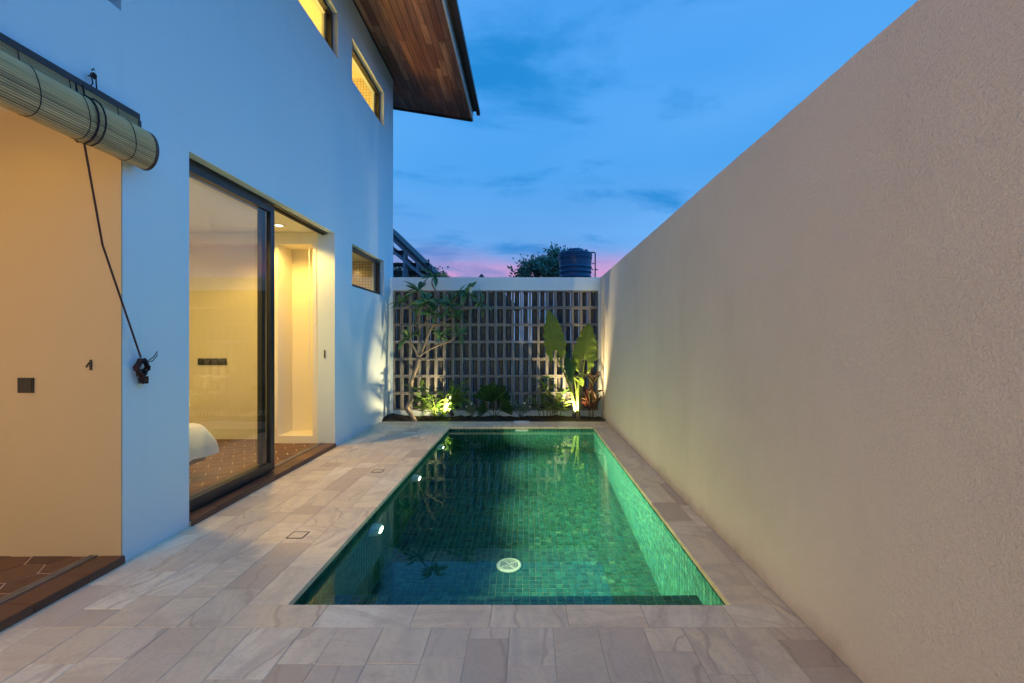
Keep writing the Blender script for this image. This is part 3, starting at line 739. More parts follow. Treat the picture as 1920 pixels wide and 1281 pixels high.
# sockets in the bedroom alcove
for i in range(4):
    cx_ = -4.355 + i*.0985; cz_ = 1.08
    t = thing('wall_socket', 'black square socket plate on the bedroom wall, ' + ('fourth', 'third', 'second', 'first')[i] + ' of four from the niche', 'socket', (cx_, BYW, cz_), 'bedroom sockets')
    MB().cbox(cx_-.045, BYW-.010, cz_-.045, cx_+.045, BYW-.0005, cz_+.045, .002).build('plate', 'black_plastic', t)
    MB().lathe([(.021, .0), (.021, .003), (.017, .003), (.016, .001), (0, .001)], (cx_, BYW-.0102, cz_), (0,-1,0), 20).build('outlet', 'black_metal', t)

# bed
bed = thing('bed', 'low timber bed with a puffy white duvet behind the glass', 'bed', (-4.1, 3.9, FZ))
MB().cbox(-5.15, 3.25, .20, -3.13, 4.70, .30, .008).build('base', 'bed_wood', bed)
for (xx, yy) in ((-5.0, 3.4), (-3.45, 3.4), (-5.0, 4.5), (-3.45, 4.5)):
    MB().cbox(xx-.05, yy-.05, FZ+.002, xx+.05, yy+.05, .199, .004).build('leg', 'bed_wood', bed)
nu, nv = 60, 50; dv = MB(); vs = []
for i in range(nu+1):
    for j in range(nv+1):
        u, v = i/nu*2-1, j/nv*2-1
        def edge(t):                                   # fold the sheet over the mattress rim
            a = abs(t); s = math.copysign(1, t)
            if a < .72: return s*a/.72*.86, 0
            w = (a-.72)/.28; ang = w*math.pi/2*1.05
            return s*(.86 + .14*math.sin(ang)), -(1-math.cos(ang))
        ux, uz = edge(u); vx, vz = edge(v)
        x = -4.12 + ux*1.06; y = 3.97 + vx*.80
        d = max(-1.0, min(uz, vz) - .0*(uz*vz))
        wr = noise.noise(Vector((x*2.5+3, y*2.5, 1.3)))*.035 + noise.noise(Vector((x*7, y*5, 4)))*.02 - abs(noise.noise(Vector((x*4+y*3, y*9-x*4, 2))))*.025
        fold = (noise.noise(Vector((x*9 + y*9, 2.2, z if False else 1)))*.022) * min(1, -d*2.0)
        vs.append((x + fold*(1 if abs(u) > .7 else 0), y + fold*(1 if abs(v) > .7 else 0), .555 + wr + d*.30 + abs(fold)*.3))
fs = [(i*(nv+1)+j, (i+1)*(nv+1)+j, (i+1)*(nv+1)+j+1, i*(nv+1)+j+1) for i in range(nu) for j in range(nv)]
dv.add(vs, fs).build('duvet', 'linen', bed, True)
MB().cbox(-5.1, 3.27, .301, -3.16, 4.66, .46, .04).build('mattress', 'linen', bed)

# ------------------------------------------------------------------ boundary wall
bw_ = thing('boundary_wall', 'long beige stucco boundary wall beside the pool', 'wall', (RX+.1, 4, 0))
m = MB(); ny = 120; top = []
for i in range(ny+1):
    y = -3.0 + i*(12.4/ny); top.append((y, 2.515 + noise.noise(Vector((y*1.7, .3, 0)))*.005 + noise.noise(Vector((y*9, 2.3, 0)))*.003))
for (ya, za), (yb, zb) in zip(top, top[1:]):
    m.quad((RX,ya,-.03),(RX,ya,za),(RX,yb,zb),(RX,yb,-.03)); m.quad((RX,ya,za),(RX+.16,ya,za),(RX+.16,yb,zb),(RX,yb,zb)); m.quad((RX+.16,ya,za),(RX+.16,ya,-.03),(RX+.16,yb,-.03),(RX+.16,yb,zb))
m.quad((RX,-3,-.03),(RX+.16,-3,-.03),(RX+.16,-3,top[0][1]),(RX,-3,top[0][1])); m.quad((RX,9.4,-.03),(RX+.16,9.4,-.03),(RX+.16,9.4,top[-1][1]),(RX,9.4,top[-1][1]))
me = m.mesh('masonry', 'stucco'); b = bmesh.new(); b.from_mesh(me); bmesh.ops.remove_doubles(b, verts=b.verts, dist=1e-5); bmesh.ops.recalc_face_normals(b, faces=b.faces); b.to_mesh(me); b.free()
link('masonry', me, bw_)
rw = thing('rear_wall', 'beige stucco wall closing the courtyard opposite the breeze-block screen', 'wall', (-.5, -3.1, 0))
MB().box(WX-.2, -3.2, -.03, RX+.16, -3.005, 2.5).build('masonry', 'stucco', rw)

# ------------------------------------------------------------------ breeze-block screen
sc = thing('breeze_block_screen', 'grey breeze-block screen framed by white beam and plinth', 'screen wall', (-.57, BY+.1, 0))
SX0, SX1 = WX+.002, RX-.002
SZ0, SZ1 = .10, 2.275
MB().box(SX0, BY-.012, SZ1, SX1, BY+.20, 2.51).build('beam', 'plaster_white', sc)
MB().box(SX0, BY-.006, -.03, SX1, BY+.20, SZ0).build('plinth', 'plaster_white', sc)
MB().box(SX0, BY-.008, SZ0, SX0+.035, BY+.19, SZ1).build('pillar', 'plaster_white', sc)
MB().box(SX1-.045, BY-.008, SZ0, SX1, BY+.19, SZ1).build('pillar', 'plaster_white', sc)
nc, nr = 24, 7; bx0, bx1 = SX0+.035, SX1-.045; cw, rh = (bx1-bx0)/nc, (SZ1-SZ0)/nr
def block_mesh(v):
    rnd = random.Random(v); q = MB(); w, h, d = cw-.003, rh-.004, .17; t = .0225
    j = lambda s=.0018: rnd.uniform(-s, s)
    q.cbox(-w/2, 0, -h/2, -w/2+t, d, h/2, .0025); q.cbox(w/2-t, 0, -h/2, w/2, d, h/2, .0025)
    q.cbox(-w/2+t-.001, .002, -h/2, w/2-t+.001, d-.002, -h/2+t, .0025); q.cbox(-w/2+t-.001, .002, h/2-t, w/2-t+.001, d-.002, h/2, .0025)
    # inner vane, slightly bowed, leaving a slit on either side
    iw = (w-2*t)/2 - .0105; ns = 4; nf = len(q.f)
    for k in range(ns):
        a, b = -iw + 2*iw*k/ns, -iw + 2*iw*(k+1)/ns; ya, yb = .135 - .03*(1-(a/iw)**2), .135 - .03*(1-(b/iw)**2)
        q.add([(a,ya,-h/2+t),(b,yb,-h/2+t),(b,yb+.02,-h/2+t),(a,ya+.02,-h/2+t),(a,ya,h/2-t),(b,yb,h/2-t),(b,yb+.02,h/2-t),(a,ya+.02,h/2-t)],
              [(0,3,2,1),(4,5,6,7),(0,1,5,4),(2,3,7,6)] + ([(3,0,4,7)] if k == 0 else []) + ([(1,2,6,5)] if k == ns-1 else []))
    me = q.mesh('block', 'block_stone'); me.materials.append(M['block_shade'])
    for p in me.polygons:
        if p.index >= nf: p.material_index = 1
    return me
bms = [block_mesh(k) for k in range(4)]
for r in range(nr):
    for c in range(nc):
        mt = Matrix.Translation((bx0 + (c+.5)*cw + random.uniform(-.0025,.0025), BY + random.uniform(-.006, .007), SZ0 + (r+.5)*rh + random.uniform(-.0015,.0015))) @ Matrix.Rotation(R(random.uniform(-1.6, 1.6)), 4, 'Z') @ Matrix.Rotation(R(random.uniform(-.5, .5)), 4, 'Y')
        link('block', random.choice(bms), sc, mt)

# ------------------------------------------------------------------ planting bed
mb = MB(); nx_, ny_ = 90, 16; vs = []
for i in range(nx_+1):
    for j in range(ny_+1):
        x = WX+.004 + (RX-WX-.008)*i/nx_; y = 8.162 + (BY-.008-8.162)*j/ny_
        e = min(1, j/3); hh = -.012 + e*(.014 + .03*noise.noise(Vector((x*3, y*3, .5))) + .022*noise.noise(Vector((x*13, y*13, 2))) + .012*noise.noise(Vector((x*37, y*37, 7))))
        if i < 8 : hh += .05*(1-i/8)*e
        vs.append((x, y, hh))
mb.add(vs, [(i*(ny_+1)+j, (i+1)*(ny_+1)+j, (i+1)*(ny_+1)+j+1, i*(ny_+1)+j+1) for i in range(nx_) for j in range(ny_)])
struct(mb.build('soil_bed', 'soil', None, True))

# ---- leaf meshes: unit length along +Y, face +Z
def leaf_mesh(name, mat, width, shape='lance', bend=.25, fold=.25, seg=6, wav=0., seed=0):
    rnd = random.Random(seed); vs, fs, uv = [], [], []
    for i in range(seg+1):
        t = i/seg
        if shape == 'obov': w = max(.03, (math.sin(math.pi*min(1, t**1.35*.97+.02)))**.75)
        elif shape == 'lance': w = max(.02, math.sin(math.pi*min(1, (t*.96+.02)**.8))**.9)
        else: w = max(.04, 1-(t)**2.2)
        w *= width/2; zc = -bend*t*t; yc = t*(1-.15*bend*t)
        for k, s in enumerate((-1, -.5, 0, .5, 1)):
            vs.append((s*w, yc, zc + abs(s)*w*fold*2 + wav*width*math.sin(t*14+s*2)*abs(s)*.5)); uv.append((k/4, t))
    for i in range(seg):
        for k in range(4): a = i*5+k; fs.append((a, a+1, a+6, a+5))
    me = bpy.data.meshes.new(name); me.from_pydata(vs, [], fs); me.materials.append(M[mat])
    me.polygons.foreach_set('use_smooth', [True]*len(fs))
    ul = me.uv_layers.new(name='UVMap')
    for lo in me.loops: ul.data[lo.index].uv = uv[lo.vertex_index]
    me.update(); return me
def place_leaf(me, parent, base, d, length, up=(0,0,1), roll=0., name='leaf'):
    d = Vector(d).normalized(); up = Vector(up); x = d.cross(up)
    if x.length < .05: x = d.cross(Vector((1, 0, 0)))
    x.normalize(); zv = x.cross(d).normalized()
    rot = Matrix((x, d, zv)).transposed().to_4x4()
    return link(name, me, parent, Matrix.Translation(base) @ rot @ Matrix.Rotation(roll, 4, 'Y') @ Matrix.Scale(length, 4))
def rosette(me_list, parent, p, axis, n, length, spread=(35, 85), droop=0., rnd=random):
    axis = Vector(axis).normalized(); a = axis.orthogonal().normalized(); b = axis.cross(a)
    for k in range(n):
        ph = k*2.4 + rnd.uniform(-.3, .3); th = R(rnd.uniform(*spread))
        d = axis*math.cos(th) + (a*math.cos(ph) + b*math.sin(ph))*math.sin(th)
        place_leaf(rnd.choice(me_list), parent, Vector(p) + axis*rnd.uniform(-.02, .02), d, length*rnd.uniform(.7, 1.15), axis if th > R(20) else (0,0,1), rnd.uniform(-.35, .35))
S = .00926
def at(cx_, cy_, y):                                   # measured spot on the bed, metres
    px, py = 720 + cx_/3.284, 430 + cy_/3.284
    return Vector(((px-989)/906.7*y, y, 1.35-(py-640)/906.7*y))

# frangipani
yF = 8.42
fr = thing('frangipani_tree', 'slender frangipani tree with crooked trunk and leaf rosettes', 'tree', at(190, 1180, 8.3))
def limb(name, pts, r0, r1, par, n=9, mat='bark'):
    P = [Vector(p) for p in pts]; out = []
    for i in range(len(P)-1):
        p0, p1, p2, p3 = P[max(i-1,0)], P[i], P[i+1], P[min(i+2,len(P)-1)]
        for k in range(4):
            t = k/4; out.append(.5*((2*p1) + (p2-p0)*t + (2*p0-5*p1+4*p2-p3)*t*t + (3*p1-p0-3*p2+p3)*t**3))
    out.append(P[-1]); L = len(out)-1
    rad = [(r0 + (r1-r0)*i/L)*(1 + .10*noise.noise(Vector((i*.9, r0*50, 0)))) for i in range(L+1)]
    return MB().tube(out, rad, n).build(name, mat, par, True)
f0 = at(210, 790, yF)
limb('trunk', [at(196, 1190, 8.30), at(168, 1140, 8.31), at(142, 1098, 8.33), at(170, 1040, 8.36), at(166, 960, 8.40), at(182, 895, 8.41), at(203, 845, 8.42), f0], .042, .032, fr, 12)
limb('branch', [f0, at(195, 745, 8.40), at(172, 708, 8.36), at(160, 680, 8.33)], .026, .016, fr)
limb('branch', [f0, at(240, 730, 8.45), at(270, 650, 8.47), at(300, 592, 8.48), at(345, 505, 8.45), at(342, 445, 8.42), at(325, 390, 8.40), at(296, 335, 8.38), at(300, 300, 8.38)], .026, .012, fr)
limb('branch', [at(236, 738, 8.45), at(215, 650, 8.50), at(196, 565, 8.50), at(190, 510, 8.46), at(207, 425, 8.42), at(215, 385, 8.40)], .020, .012, fr)
limb('branch', [at(205, 612, 8.50), at(250, 575, 8.40), at(300, 520, 8.3), at(255, 460, 8.2)], .013, .009, fr)
limb('branch', [at(192, 505, 8.46), at(160, 480, 8.36), at(118, 450, 8.28)], .013, .009, fr)
limb('branch', [at(300, 592, 8.48), at(365, 565, 8.38), at(425, 540, 8.30)], .014, .009, fr)
limb('branch', [at(346, 503, 8.45), at(430, 495, 8.36), at(520, 488, 8.28), at(585, 462, 8.22)], .015, .010, fr)
limb('branch', [at(480, 492, 8.31), at(498, 440, 8.32), at(510, 400, 8.33)], .011, .009, fr)
limb('branch', [at(390, 497, 8.40), at(420, 465, 8.38), at(450, 410, 8.38)], .010, .008, fr)
limb('branch', [at(214, 783, yF), at(275, 742, 8.38), at(345, 708, 8.32), at(415, 680, 8.27), at(455, 645, 8.24)], .017, .010, fr)
limb('branch', [at(345, 708, 8.32), at(347, 680, 8.32), at(350, 662, 8.32)], .010, .008, fr)
FL = [leaf_mesh('leaf', 'leaf_frangipani', w, 'obov', b, .18, 6, 0, i) for i, (w, b) in enumerate(((.30, .15), (.33, .35), (.27, .05), (.31, .55)))]
rn = random.Random(5)
for (cx_, cy_, y, n_, L, ax) in ((155, 668, 8.32, 9, .17, (-.3,-.3,.8)), (305, 290, 8.38, 13, .18, (.1,-.1,1)), (215, 378, 8.40, 12, .20, (0,-.2,1)), (255, 450, 8.2, 9, .18, (.2,-.4,.8)),
        (112, 446, 8.28, 9, .17, (-.6,-.2,.7)), (430, 538, 8.30, 8, .16, (.6,-.2,.6)), (590, 460, 8.22, 9, .17, (.8,-.1,.5)), (512, 396, 8.33, 9, .17, (.1,-.2,1)), (452, 405, 8.38, 7, .17, (-.2,-.2,1)),
        (458, 642, 8.24, 8, .15, (.6,-.1,.7)), (350, 658, 8.32, 7, .14, (0,-.3,1)), (330, 440, 8.40, 8, .17, (-.5,-.3,.6)), (300, 520, 8.3, 7, .16, (.2,-.5,.6)), (410, 470, 8.36, 6, .16, (.2,-.5,.7)), (230, 470, 8.4, 7, .18, (-.3,-.5,.5))):
    rosette(FL, fr, at(cx_, cy_, y), ax, n_+5, L*1.5, (28, 105), rnd=rn)
for (cx_, cy_) in ((528, 372), (540, 362), (535, 382), (520, 366)):
    p = at(cx_, cy_, 8.29); fl = MB()
    for k in range(5):
        a = k*1.257; d = Vector((math.cos(a), -.5, math.sin(a))); q = Vector((-math.sin(a), 0, math.cos(a)))
        fl.add([p, p + d*.018 + q*.010, p + d*.034, p + d*.018 - q*.010], [(0,1,2,3)])
    fl.build('flower', 'petal', fr)

# lit bush of arching blades
bu = thing('ginger_bush', 'bright uplit bush of arching variegated leaves', 'bush', (-1.52, 8.40, .02))
BL = [leaf_mesh('leaf', 'leaf_bush', w, 'lance', b, .2, 7, .0, i) for i, (w, b) in enumerate(((.22, .25), (.26, .5), (.2, .1), (.24, .75)))]
rn = random.Random(11)
for k in range(20):
    a = rn.uniform(0, 6.28); lean = rn.uniform(.05, .42); h_ = rn.uniform(.18, .56)
    b0 = Vector((-1.53 + .06*math.cos(a), 8.40 + .05*math.sin(a), .02)); tip = b0 + Vector((lean*math.cos(a)*1.1, lean*math.sin(a)*.45, h_))
    MB().tube([b0, b0.lerp(tip, .5) + Vector((0, 0, .04)), tip], [.007, .005, .003], 6).build('stem', 'stalk', bu, True)
    for j in range(5):
        t_ = .45 + .55*j/4; p = b0.lerp(tip, t_); ph = a + rn.uniform(-1.3, 1.3)
        place_leaf(rn.choice(BL), bu, p, (math.cos(ph), math.sin(ph)*.6 - .1, rn.uniform(.1, .9)), rn.uniform(.17, .32), (0, 0, 1), rn.uniform(-.5, .5))
# fan palm
pa = thing('fan_palm', 'small dark fan palm with pleated leaves in the planting bed', 'palm', (-.58, 8.42, .03))
PL = leaf_mesh('leaflet', 'leaf_palm', .17, 'wedge', .08, .6, 4)
def fan(base, mid, axis, nrm, n_, L, span):
    MB().tube([base, Vector(base).lerp(Vector(mid), .5) + Vector((0, 0, .02)), mid], [.009, .007, .005], 6).build('stem', 'leaf_palm', pa, True)
    axis, nrm = Vector(axis).normalized(), Vector(nrm).normalized(); side = axis.cross(nrm).normalized()
    for k in range(n_):
        a = R(-span/2 + span*k/(n_-1)); d = axis*math.cos(a) + side*math.sin(a)
        # wedge meshes run narrow at the hub: flip so the wide end is outermost
        e = Vector(mid) + d*L*(.92 + .08*math.cos(k*2.1)); place_leaf(PL, pa, e, -d, L, nrm, 0, 'leaflet')
fan((-.58, 8.42, .02), (-.61, 8.38, .30), (-.15, -.1, 1), (.1, -1, .1), 11, .36, 120)
fan((-.57, 8.42, .02), (-.45, 8.36, .16), (.8, -.15, .6), (.2, -1, .4), 9, .24, 110)
fan((-.59, 8.42, .02), (-.70, 8.40, .14), (-.8, -.2, .35), (-.2, -1, .4), 8, .20, 110)
fan((-.57, 8.44, .02), (-.52, 8.50, .28), (.35, .3, 1), (.1, -1, .2), 9, .26, 110)
# white-flowered little shrubs
def shrub(x, y, h_, w_, lab, seed, flowers):
    t = thing('flowering_shrub', lab, 'shrub', (x, y, .03), 'flowering shrubs'); rn = random.Random(seed)
    st_, fo = MB(), MB()
    for k in range(14):
        a = rn.uniform(0, 6.28); r_ = rn.uniform(.2, 1)*w_; tip = Vector((x + r_*math.cos(a), y + r_*.5*math.sin(a), .03 + h_*rn.uniform(.55, 1)))
        st_.tube([(x, y, .02), Vector((x, y, .02)).lerp(tip, .5) + Vector((0, 0, .03)), tip], [.003, .002, .0015], 5)
        for j in range(16):
            p = Vector((x, y, .02)).lerp(tip, rn.uniform(.4, 1.02)) + Vector((rn.uniform(-.02, .02), rn.uniform(-.02, .02), rn.uniform(-.01, .02)))
            d = Vector((rn.uniform(-1, 1), rn.uniform(-1, 1), rn.uniform(-.2, .9))).normalized(); q = d.cross(Vector((rn.uniform(-.3, .3), rn.uniform(-.5, .2), 1))).normalized(); L = rn.uniform(.04, .075)
            fo.add([p, p + d*L*.5 + q*L*.2, p + d*L, p + d*L*.5 - q*L*.2], [(0,1,2,3)])
    st_.build('stem', 'bark_dark', t); o = fo.build('foliage', 'leaf_shrub', t, fix=False); o['kind'] = 'stuff'
    for k in range(flowers):
        a = rn.uniform(0, 6.28); c = Vector((x + w_*.8*math.cos(a), y - .04, .03 + h_*rn.uniform(.7, 1.05))); fl = MB()
        for j in range(5):
            b = j*1.257; d = Vector((math.cos(b), -.3, math.sin(b))); q = Vector((-math.sin(b), 0, math.cos(b)))
            fl.add([c, c + d*.011 + q*.006, c + d*.02, c + d*.011 - q*.006], [(0,1,2,3)])
        fl.build('flower', 'petal', t)
shrub(-.97, 8.36, .26, .17, 'small pale-leaved shrub between the uplit bush and the fan palm', 3, 2)
shrub(-.12, 8.38, .28, .25, 'small white-flowered shrub between the fan palm and the croton', 4, 5)
# croton clump
cr_ = thing('croton_plant', 'leafy croton clump with upright stems beside the giant taro', 'plant', (.38, 8.42, .03))
CL = [leaf_mesh('leaf', 'leaf_croton', w, 'lance', b, .2, 5, .05, i) for i, (w, b) in enumerate(((.30, .3), (.34, .55), (.26, .1)))]
rn = random.Random(21)
for (x, h_, n_) in ((.10, .40, 9), (.22, .70, 12), (.32, .78, 14), (.40, .55, 11), (.50, .42, 11), (.58, .50, 11), (.44, .25, 8), (.66, .38, 9)):
    b0 = Vector((x*.6+.16, 8.42, .02)); tip = Vector((x, 8.38 + rn.uniform(-.08, .1), h_))
    MB().tube([b0, b0.lerp(tip, .5) + Vector((rn.uniform(-.03, .03), 0, 0)), tip], [.008, .006, .004], 6).build('stem', 'bark_dark', cr_, True)
    for j in range(n_):
        p = b0.lerp(tip, .3 + .72*j/n_); ph = j*2.4
        place_leaf(rn.choice(CL), cr_, p, (math.cos(ph), math.sin(ph)*.7 - .15, rn.uniform(.15, .9)), rn.uniform(.14, .25), (0, 0, 1), rn.uniform(-.5, .5))
# red cordyline
rd = thing('cordyline_plant', 'red-leaved cordyline against the boundary wall', 'plant', (1.10, 8.42, .03))
DL = [leaf_mesh('leaf', 'leaf_red', w, 'lance', b, .3, 6, .02, i) for i, (w, b) in enumerate(((.22, .15), (.26, .35), (.2, .6)))]
rn = random.Random(31)
for (x, h_, n_) in ((1.08, .52, 9), (1.16, .80, 8), (1.04, .36, 7), (1.20, .40, 7)):
    b0 = Vector((1.10 + (x-1.10)*.4, 8.42, .02)); tip = Vector((x, 8.40, h_))
    MB().tube([b0, tip], [.008, .005], 6).build('stem', 'bark_dark', rd, True)
    for j in range(n_):
        p = b0.lerp(tip, .35 + .65*j/n_); ph = j*2.4 + 1
        place_leaf(rn.choice(DL), rd, p, (math.cos(ph)*.6, math.sin(ph)*.4 - .1, rn.uniform(.3, 1.2)), rn.uniform(.14, .25), (0, -.6, .4), rn.uniform(-.6, .6))
# giant taro
ta = thing('giant_taro', 'giant taro with tall upright arrow-shaped leaves lit from below', 'plant', (.88, 8.40, .03))
def taro_leaf(att, tip, hw, nrm, lobe, seed, curl=.15, mat='leaf_giant'):
    rnd = random.Random(seed); att, tip = Vector(att), Vector(tip); ax = tip-att; L = ax.length; ax.normalize()
    nrm = Vector(nrm); side = ax.cross(nrm).normalized(); nrm = side.cross(ax).normalized()
    nt, ns = 30, 12; vs, fs, uv = [], [], []
    for i in range(nt+1):
        t = -lobe + (1+lobe)*i/nt
        if t >= 0: w = (1-t**2.2)**.75*(1 - .12*(1-t)**6)*(1-.18*t)
        else: w = math.sqrt(max(0, 1-(t/lobe)**2))*.78
        for k in range(ns+1):
            s = k/ns*2-1
            if t < 0:                                   # two lobes either side of the sinus
                s_in = min(.9, .12 + .5*(-t/lobe)); ss = math.copysign(s_in*.55*1 + (abs(s))*(max(.02, w) - s_in*.55), s) if abs(s) > 1e-6 else 0
                ss = math.copysign(max(0, abs(ss)), s)
                lat = ss
            else: lat = s*w
            wave = .075*math.sin(t*27 + (1.5 if s > 0 else 0) + seed)*abs(s)**2 + .09*math.sin(t*9 + seed + s)*abs(s)**2
            edge = 1 + .10*math.sin(t*31 + seed*2 + (2 if s > 0 else 0))*abs(s)**3
            zc = abs(lat)*.28 - curl*t*t*.9 + wave*.8
            vs.append(att + ax*(t*L) + side*(lat*hw*edge) + nrm*(zc*hw*1.0)); uv.append((k/ns, max(0, t)))
    for i in range(nt):
        for k in range(ns):
            tm = -lobe + (1+lobe)*(i+.5)/nt
            a = i*(ns+1)+k
            if tm < 0 and k in (ns//2-1, ns//2): continue
            fs.append((a, a+1, a+ns+2, a+ns+1))
    me = bpy.data.meshes.new('leaf'); me.from_pydata([v[:] for v in vs], [], fs); me.materials.append(M[mat])
    me.polygons.foreach_set('use_smooth', [True]*len(fs)); ul = me.uv_layers.new(name='UVMap')
    for lo in me.loops: ul.data[lo.index].uv = uv[lo.vertex_index]
    me.update(); o = link('leaf', me, ta)
    MB().tube([att, att.lerp(tip, .5) - nrm*.012 + nrm*(-curl*.25*.9*hw), tip - nrm*(curl*.9*hw)], [.011, .007, .002], 6).build('midrib', 'stalk', ta, True)
    return o
base = at(1192, 1150, 8.40)
def stalk(pts, r0, r1): limb('stalk', pts, r0, r1, ta, 9, 'stalk')
a1 = at(1052, 745, 8.38); taro_leaf(a1, at(1018, 492, 8.36), .21, (.25, -1, .05), .30, 1, .2)
stalk([base + Vector((-.02, 0, 0)), at(1150, 985, 8.38), at(1100, 860, 8.37), at(1062, 780, 8.37), a1], .026, .010)
a2 = at(1235, 800, 8.40); taro_leaf(a2, at(1262, 575, 8.42), .225, (-.15, -1, .05), .42, 2, .15)
stalk([base + Vector((.02, 0, 0)), at(1200, 1000, 8.41), at(1222, 900, 8.41), a2], .028, .012)
a3 = at(1150, 800, 8.50); taro_leaf(a3, at(1150, 945, 8.30), .13, (-.5, -.8, .4), .4, 3, .3, 'leaf_palm')
stalk([base, at(1185, 1000, 8.46), at(1165, 880, 8.50), a3], .018, .008)
a4 = at(1195, 925, 8.30); taro_leaf(a4, at(1225, 960, 8.18), .09, (.2, -.6, .8), .5, 4, .3)
stalk([base + Vector((.01, -.02, 0)), at(1195, 1040, 8.36), a4], .018, .008)
MB().tube([base + Vector((0, 0, -.06)), base + Vector((0, 0, .05))], [.05, .036], 10).build('stem', 'bark', ta, True)
# garden spotlights
def spotlight(x, y, z, aim, lab, power, ang):
    t = thing('garden_spotlight', lab, 'spotlight', (x, y, z), 'garden spotlights'); d = Vector(aim).normalized(); o = Vector((x, y, z+.10))
    MB().lathe([(.006, 0), (.006, .07), (.0, .07)], (x, y, z-.02), n=8).build('spike', 'black_metal', t)
    MB().tube([(x, y, z+.045), o - d*.02], .008, 6).build('bracket', 'black_metal', t)
    MB().lathe([(.024, -.05), (.032, -.04), (.036, .03), (.036, .045), (.031, .045), (.030, .030), (0, .030)], o, d, 20).build('head', 'black_metal', t, True)
    MB().lathe([(.0295, .031), (.02, .036), (0, .037)], o, d, 16).build('lens', 'lamp_warm', t, True)
    lamp('spotlight_light', 'SPOT', o + d*.06, power, (1.0, .74, .33), t, d, .018, ang, .7)
spotlight(-1.30, 8.27, .02, (-.62, .22, .62), 'black garden spotlight aimed at the arching bush', 150, 135)
spotlight(.80, 8.27, -.02, (.06, .40, 1), 'black garden spotlight at the foot of the giant taro', 190, 122)

# ------------------------------------------------------------------ beyond the screen
# water tank on its stand
tx, ty = .905*1.0, 0
TY = 13.0; TX = (1078.5-989)/906.7*TY; TR = .45
tk = thing('water_tank', 'ribbed dark blue plastic water tank on a steel stand', 'water tank', (TX, TY, 0))
zt = lambda py: 1.35-(py-640)/906.7*TY
z0, z1 = zt(526), zt(476)
pr_ = [(TR*.90, z0)]; h_ = z1-z0
for k in range(60):
    t_ = k/59; r_ = TR*(.91 + .08*t_)
    for c_ in (.12, .30, .48): r_ += .022*math.exp(-((t_-c_)/.028)**2)
    if t_ > .78: r_ = TR*(1.0 + .015*math.cos((t_-.78)*90))
    pr_.append((r_, z0 + h_*t_))
pr_ += [(TR*.93, z1+.03), (TR*.55, z1+.07), (TR*.5, z1+.075), (TR*.5, z1+.115), (TR*.46, z1+.125), (0, z1+.13)]
MB().lathe(pr_, (TX, TY, 0), n=48).build('body', 'tank_plastic', tk, True)
for k in range(6):
    a = k*1.047 + .3; MB().cbox(TX+.36*math.cos(a)-.04, TY+.36*math.sin(a)-.03, z1+.02, TX+.36*math.cos(a)+.04, TY+.36*math.sin(a)+.03, z1+.075, .01).build('lug', 'tank_plastic', tk)
MB().box(TX-.6, TY-.6, z0-.08, TX+.6, TY+.6, z0-.001).build('platform', 'grey_timber', tk)
for sx_ in (-.5, .5):
    for sy_ in (-.5, .5): MB().box(TX+sx_-.05, TY+sy_-.05, -.03, TX+sx_+.05, TY+sy_+.05, z0-.081).build('leg', 'grey_timber', tk)
xp = (1116-989)/906.7*TY
tag(MB().tube([(TX+.2, TY, zt(473)), (xp-.02, TY, zt(473)), (xp, TY, zt(474.5)), (xp, TY, -.02)], .018, 8).build('water_pipe', 'dark_roof'), 'thin grey pipe running from the tank top down behind the wall', 'pipe')
# tree beyond
def far_tree(name, lab, x, y, zc, rx, rz, n, seed, lean=0.):
    t = thing(name, lab, 'tree', (x, y, -.03)); rn = random.Random(seed)
    top = Vector((x+lean, y, zc)); limb('trunk', [(x, y, -.05), (x+.1, y, zc*.35), (x+lean*.5, y, zc*.7), top], .16, .07, t, 10, 'bark_dark')
    clumps = []
    for k in range(26):
        a = rn.uniform(0, 6.28); e = rn.uniform(-.5, 1.3); r_ = rn.uniform(.45, 1)
        c = top + Vector((rx*r_*math.cos(a)*math.cos(e), rx*.8*r_*math.sin(a)*math.cos(e), rz*r_*math.sin(e))); clumps.append(c)
        if k % 3 == 0: limb('limb', [top - Vector((0, 0, rz*.5)), top.lerp(c, .5) + Vector((0, 0, .1)), c], .04, .012, t, 6, 'bark_dark')
    q = MB()
    for k in range(n):
        c = rn.choice(clumps); d = Vector((rn.gauss(0, 1), rn.gauss(0, 1), rn.gauss(0, .8))); p = c + d*rx*.16
        f = Vector((rn.uniform(-1, 1), rn.uniform(-1, 1), rn.uniform(-.6, 1))).normalized(); sd = f.cross(Vector((rn.uniform(-1,1), rn.uniform(-1,1), 1))).normalized(); L = rn.uniform(.10, .20)
        q.add([p, p + f*L*.5 + sd*L*.22, p + f*L, p + f*L*.5 - sd*L*.22], [(0,1,2,3)])
    o = q.build('crown', 'leaf_far', t, fix=False); o['kind'] = 'stuff'
def spot(px, py, y): return ((px-989)/906.7*y, 1.35-(py-640)/906.7*y)
X, Z = spot(1050, 509, 19); far_tree('broadleaf_tree', 'bushy broadleaf tree rising behind the water tank', X, 19.0, Z, 1.0, .80, 3600, 2)
X, Z = spot(1005, 512, 18.5); far_tree('broadleaf_tree', 'low spreading tree beside the water tank', X, 18.5, Z, .95, .50, 2600, 5)
X, Z = spot(762, 528, 17); far_tree('broadleaf_tree', 'green tree seen under the neighbouring roof trusses', X, 17.0, Z, 1.3, .5, 3800, 8)
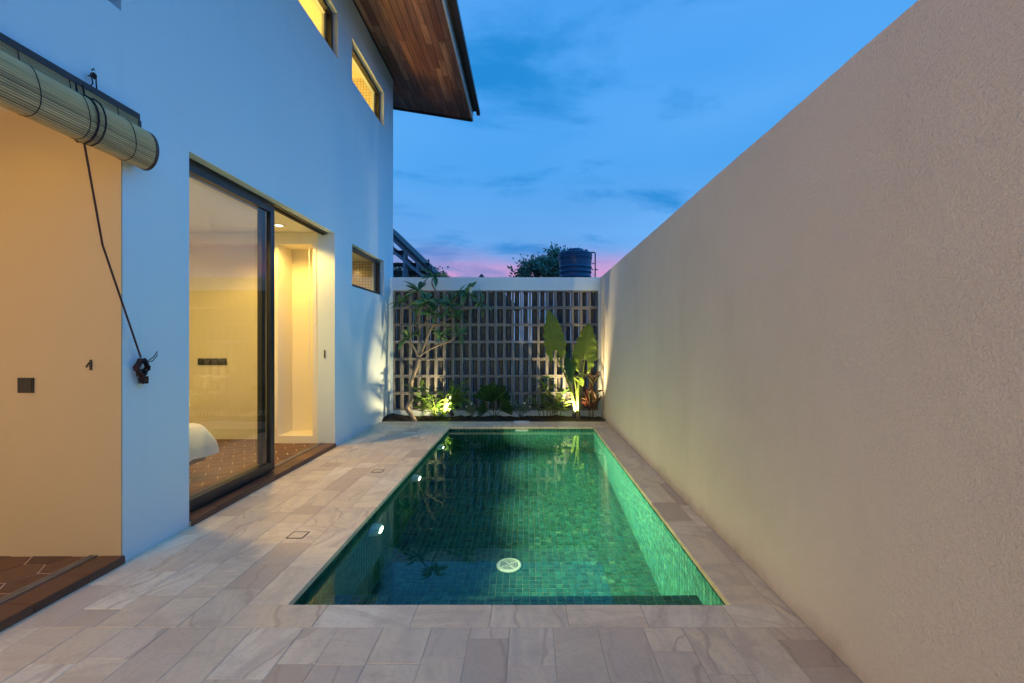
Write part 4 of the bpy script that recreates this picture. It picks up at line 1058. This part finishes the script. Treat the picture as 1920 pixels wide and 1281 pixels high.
# neighbouring roof with open trusses
NY = 12.5
def nb_pt(cx_, cy_, y=NY): 
    px, py = 720 + cx_/6.741, 430 + cy_/6.741; return Vector(((px-989)/906.7*y, y, 1.35-(py-640)/906.7*y))
nr_ = thing('neighbouring_roof', 'sloping tiled roof on open timber trusses behind the screen', 'roof', nb_pt(250, 620))
def slope(a, b, y0, y1, th, name, mat):
    a, b = Vector(a), Vector(b); n_ = Vector((-(b-a).z, 0, (b-a).x)).normalized(); n_ = n_ if n_.z > 0 else -n_
    vs = [Vector((p.x, y, p.z)) + n_*k for k in (0, th) for (p, y) in ((a, y0), (b, y0), (b, y1), (a, y1))]
    return MB().add(vs, [(0,3,2,1),(4,5,6,7),(0,1,5,4),(1,2,6,5),(2,3,7,6),(3,0,4,7)]).build(name, mat, nr_)
ra, rb = nb_pt(-420, -440), nb_pt(575, 520)
slope(ra, rb, NY-.05, NY+4.5, .04, 'roof_sheet', 'dark_roof')
slope(ra - Vector((0, 0, .02)), rb - Vector((0, 0, .02)), NY+.1, NY+4.4, .015, 'ceiling_lining', 'roof_lining')
def bar(a, b, w, y0, y1, name='rafter', mat='grey_timber'):
    a, b = Vector(a), Vector(b); d = (b-a).normalized(); n_ = Vector((-d.z, 0, d.x))*w/2
    vs = [Vector((p.x, y, p.z)) for y in (y0, y1) for p in (a-n_, b-n_, b+n_, a+n_)]
    return MB().add(vs, [(0,1,2,3),(7,6,5,4),(0,4,5,1),(1,5,6,2),(2,6,7,3),(3,7,4,0)]).build(name, mat, nr_)
for k, dy in enumerate((0, 1.5, 3.0)):
    y0 = NY + .0 + dy
    bar(nb_pt(-420, -370), nb_pt(560, 545), .07, y0+.001, y0+.08, 'rafter')
    bar(nb_pt(-420, -160), nb_pt(520, 610), .07, y0+.001, y0+.08, 'tie_beam')
    for (a, b) in (((262, 285), (240, 620)), ((420, 425), (424, 520)), ((90, 130), (100, 230))): bar(nb_pt(*a), nb_pt(*b), .06, y0+.01, y0+.07, 'strut')
bar(nb_pt(262, 380), nb_pt(262, 640) - Vector((0, 0, 1.7)), .12, NY+.085, NY+.2, 'post')
for (cy_, ) in ((265,), (425,), (530,)):
    p = nb_pt(60, cy_, NY); MB().box(p.x-2.0, NY+.25, p.z-.05, p.x+ (1.0 if cy_ > 300 else .35), NY+.33, p.z+.05).build('purlin', 'dark_wood', nr_)
p = nb_pt(563, 437); MB().box(p.x-.018, NY+.3, p.z-1.2, p.x+.018, NY+.34, p.z).build('vent_pipe', 'dark_roof', nr_)
# tip of a distant roof
X, Z = spot(903, 514.5, 26); 
t = thing('roof_finial', 'small dark roof tip showing above the screen beam', 'finial', (X, 26, 0))
MB().lathe([(2.2, Z-1.9), (.9, Z-.75), (.16, Z-.18), (.14, Z-.10), (.06, Z), (0, Z+.05)], (X, 26, 0), n=16).build('cap', 'dark_roof', t, True)
MB().box(X-1.6, 24.4, -.03, X+1.6, 27.6, Z-1.88).build('base', 'dark_roof', t)

lw = thing('garden_wall', 'low pale garden wall glimpsed through the screen slits', 'wall', (-.5, 10.8, 0))
MB().cbox(WX+.2, 10.7, -.03, 3.4, 10.85, .95, .01).build('masonry', 'plaster_white', lw)
MB().cbox(WX+.16, 10.66, .951, 3.44, 10.89, 1.0, .006).build('cap', 'plaster_white', lw)
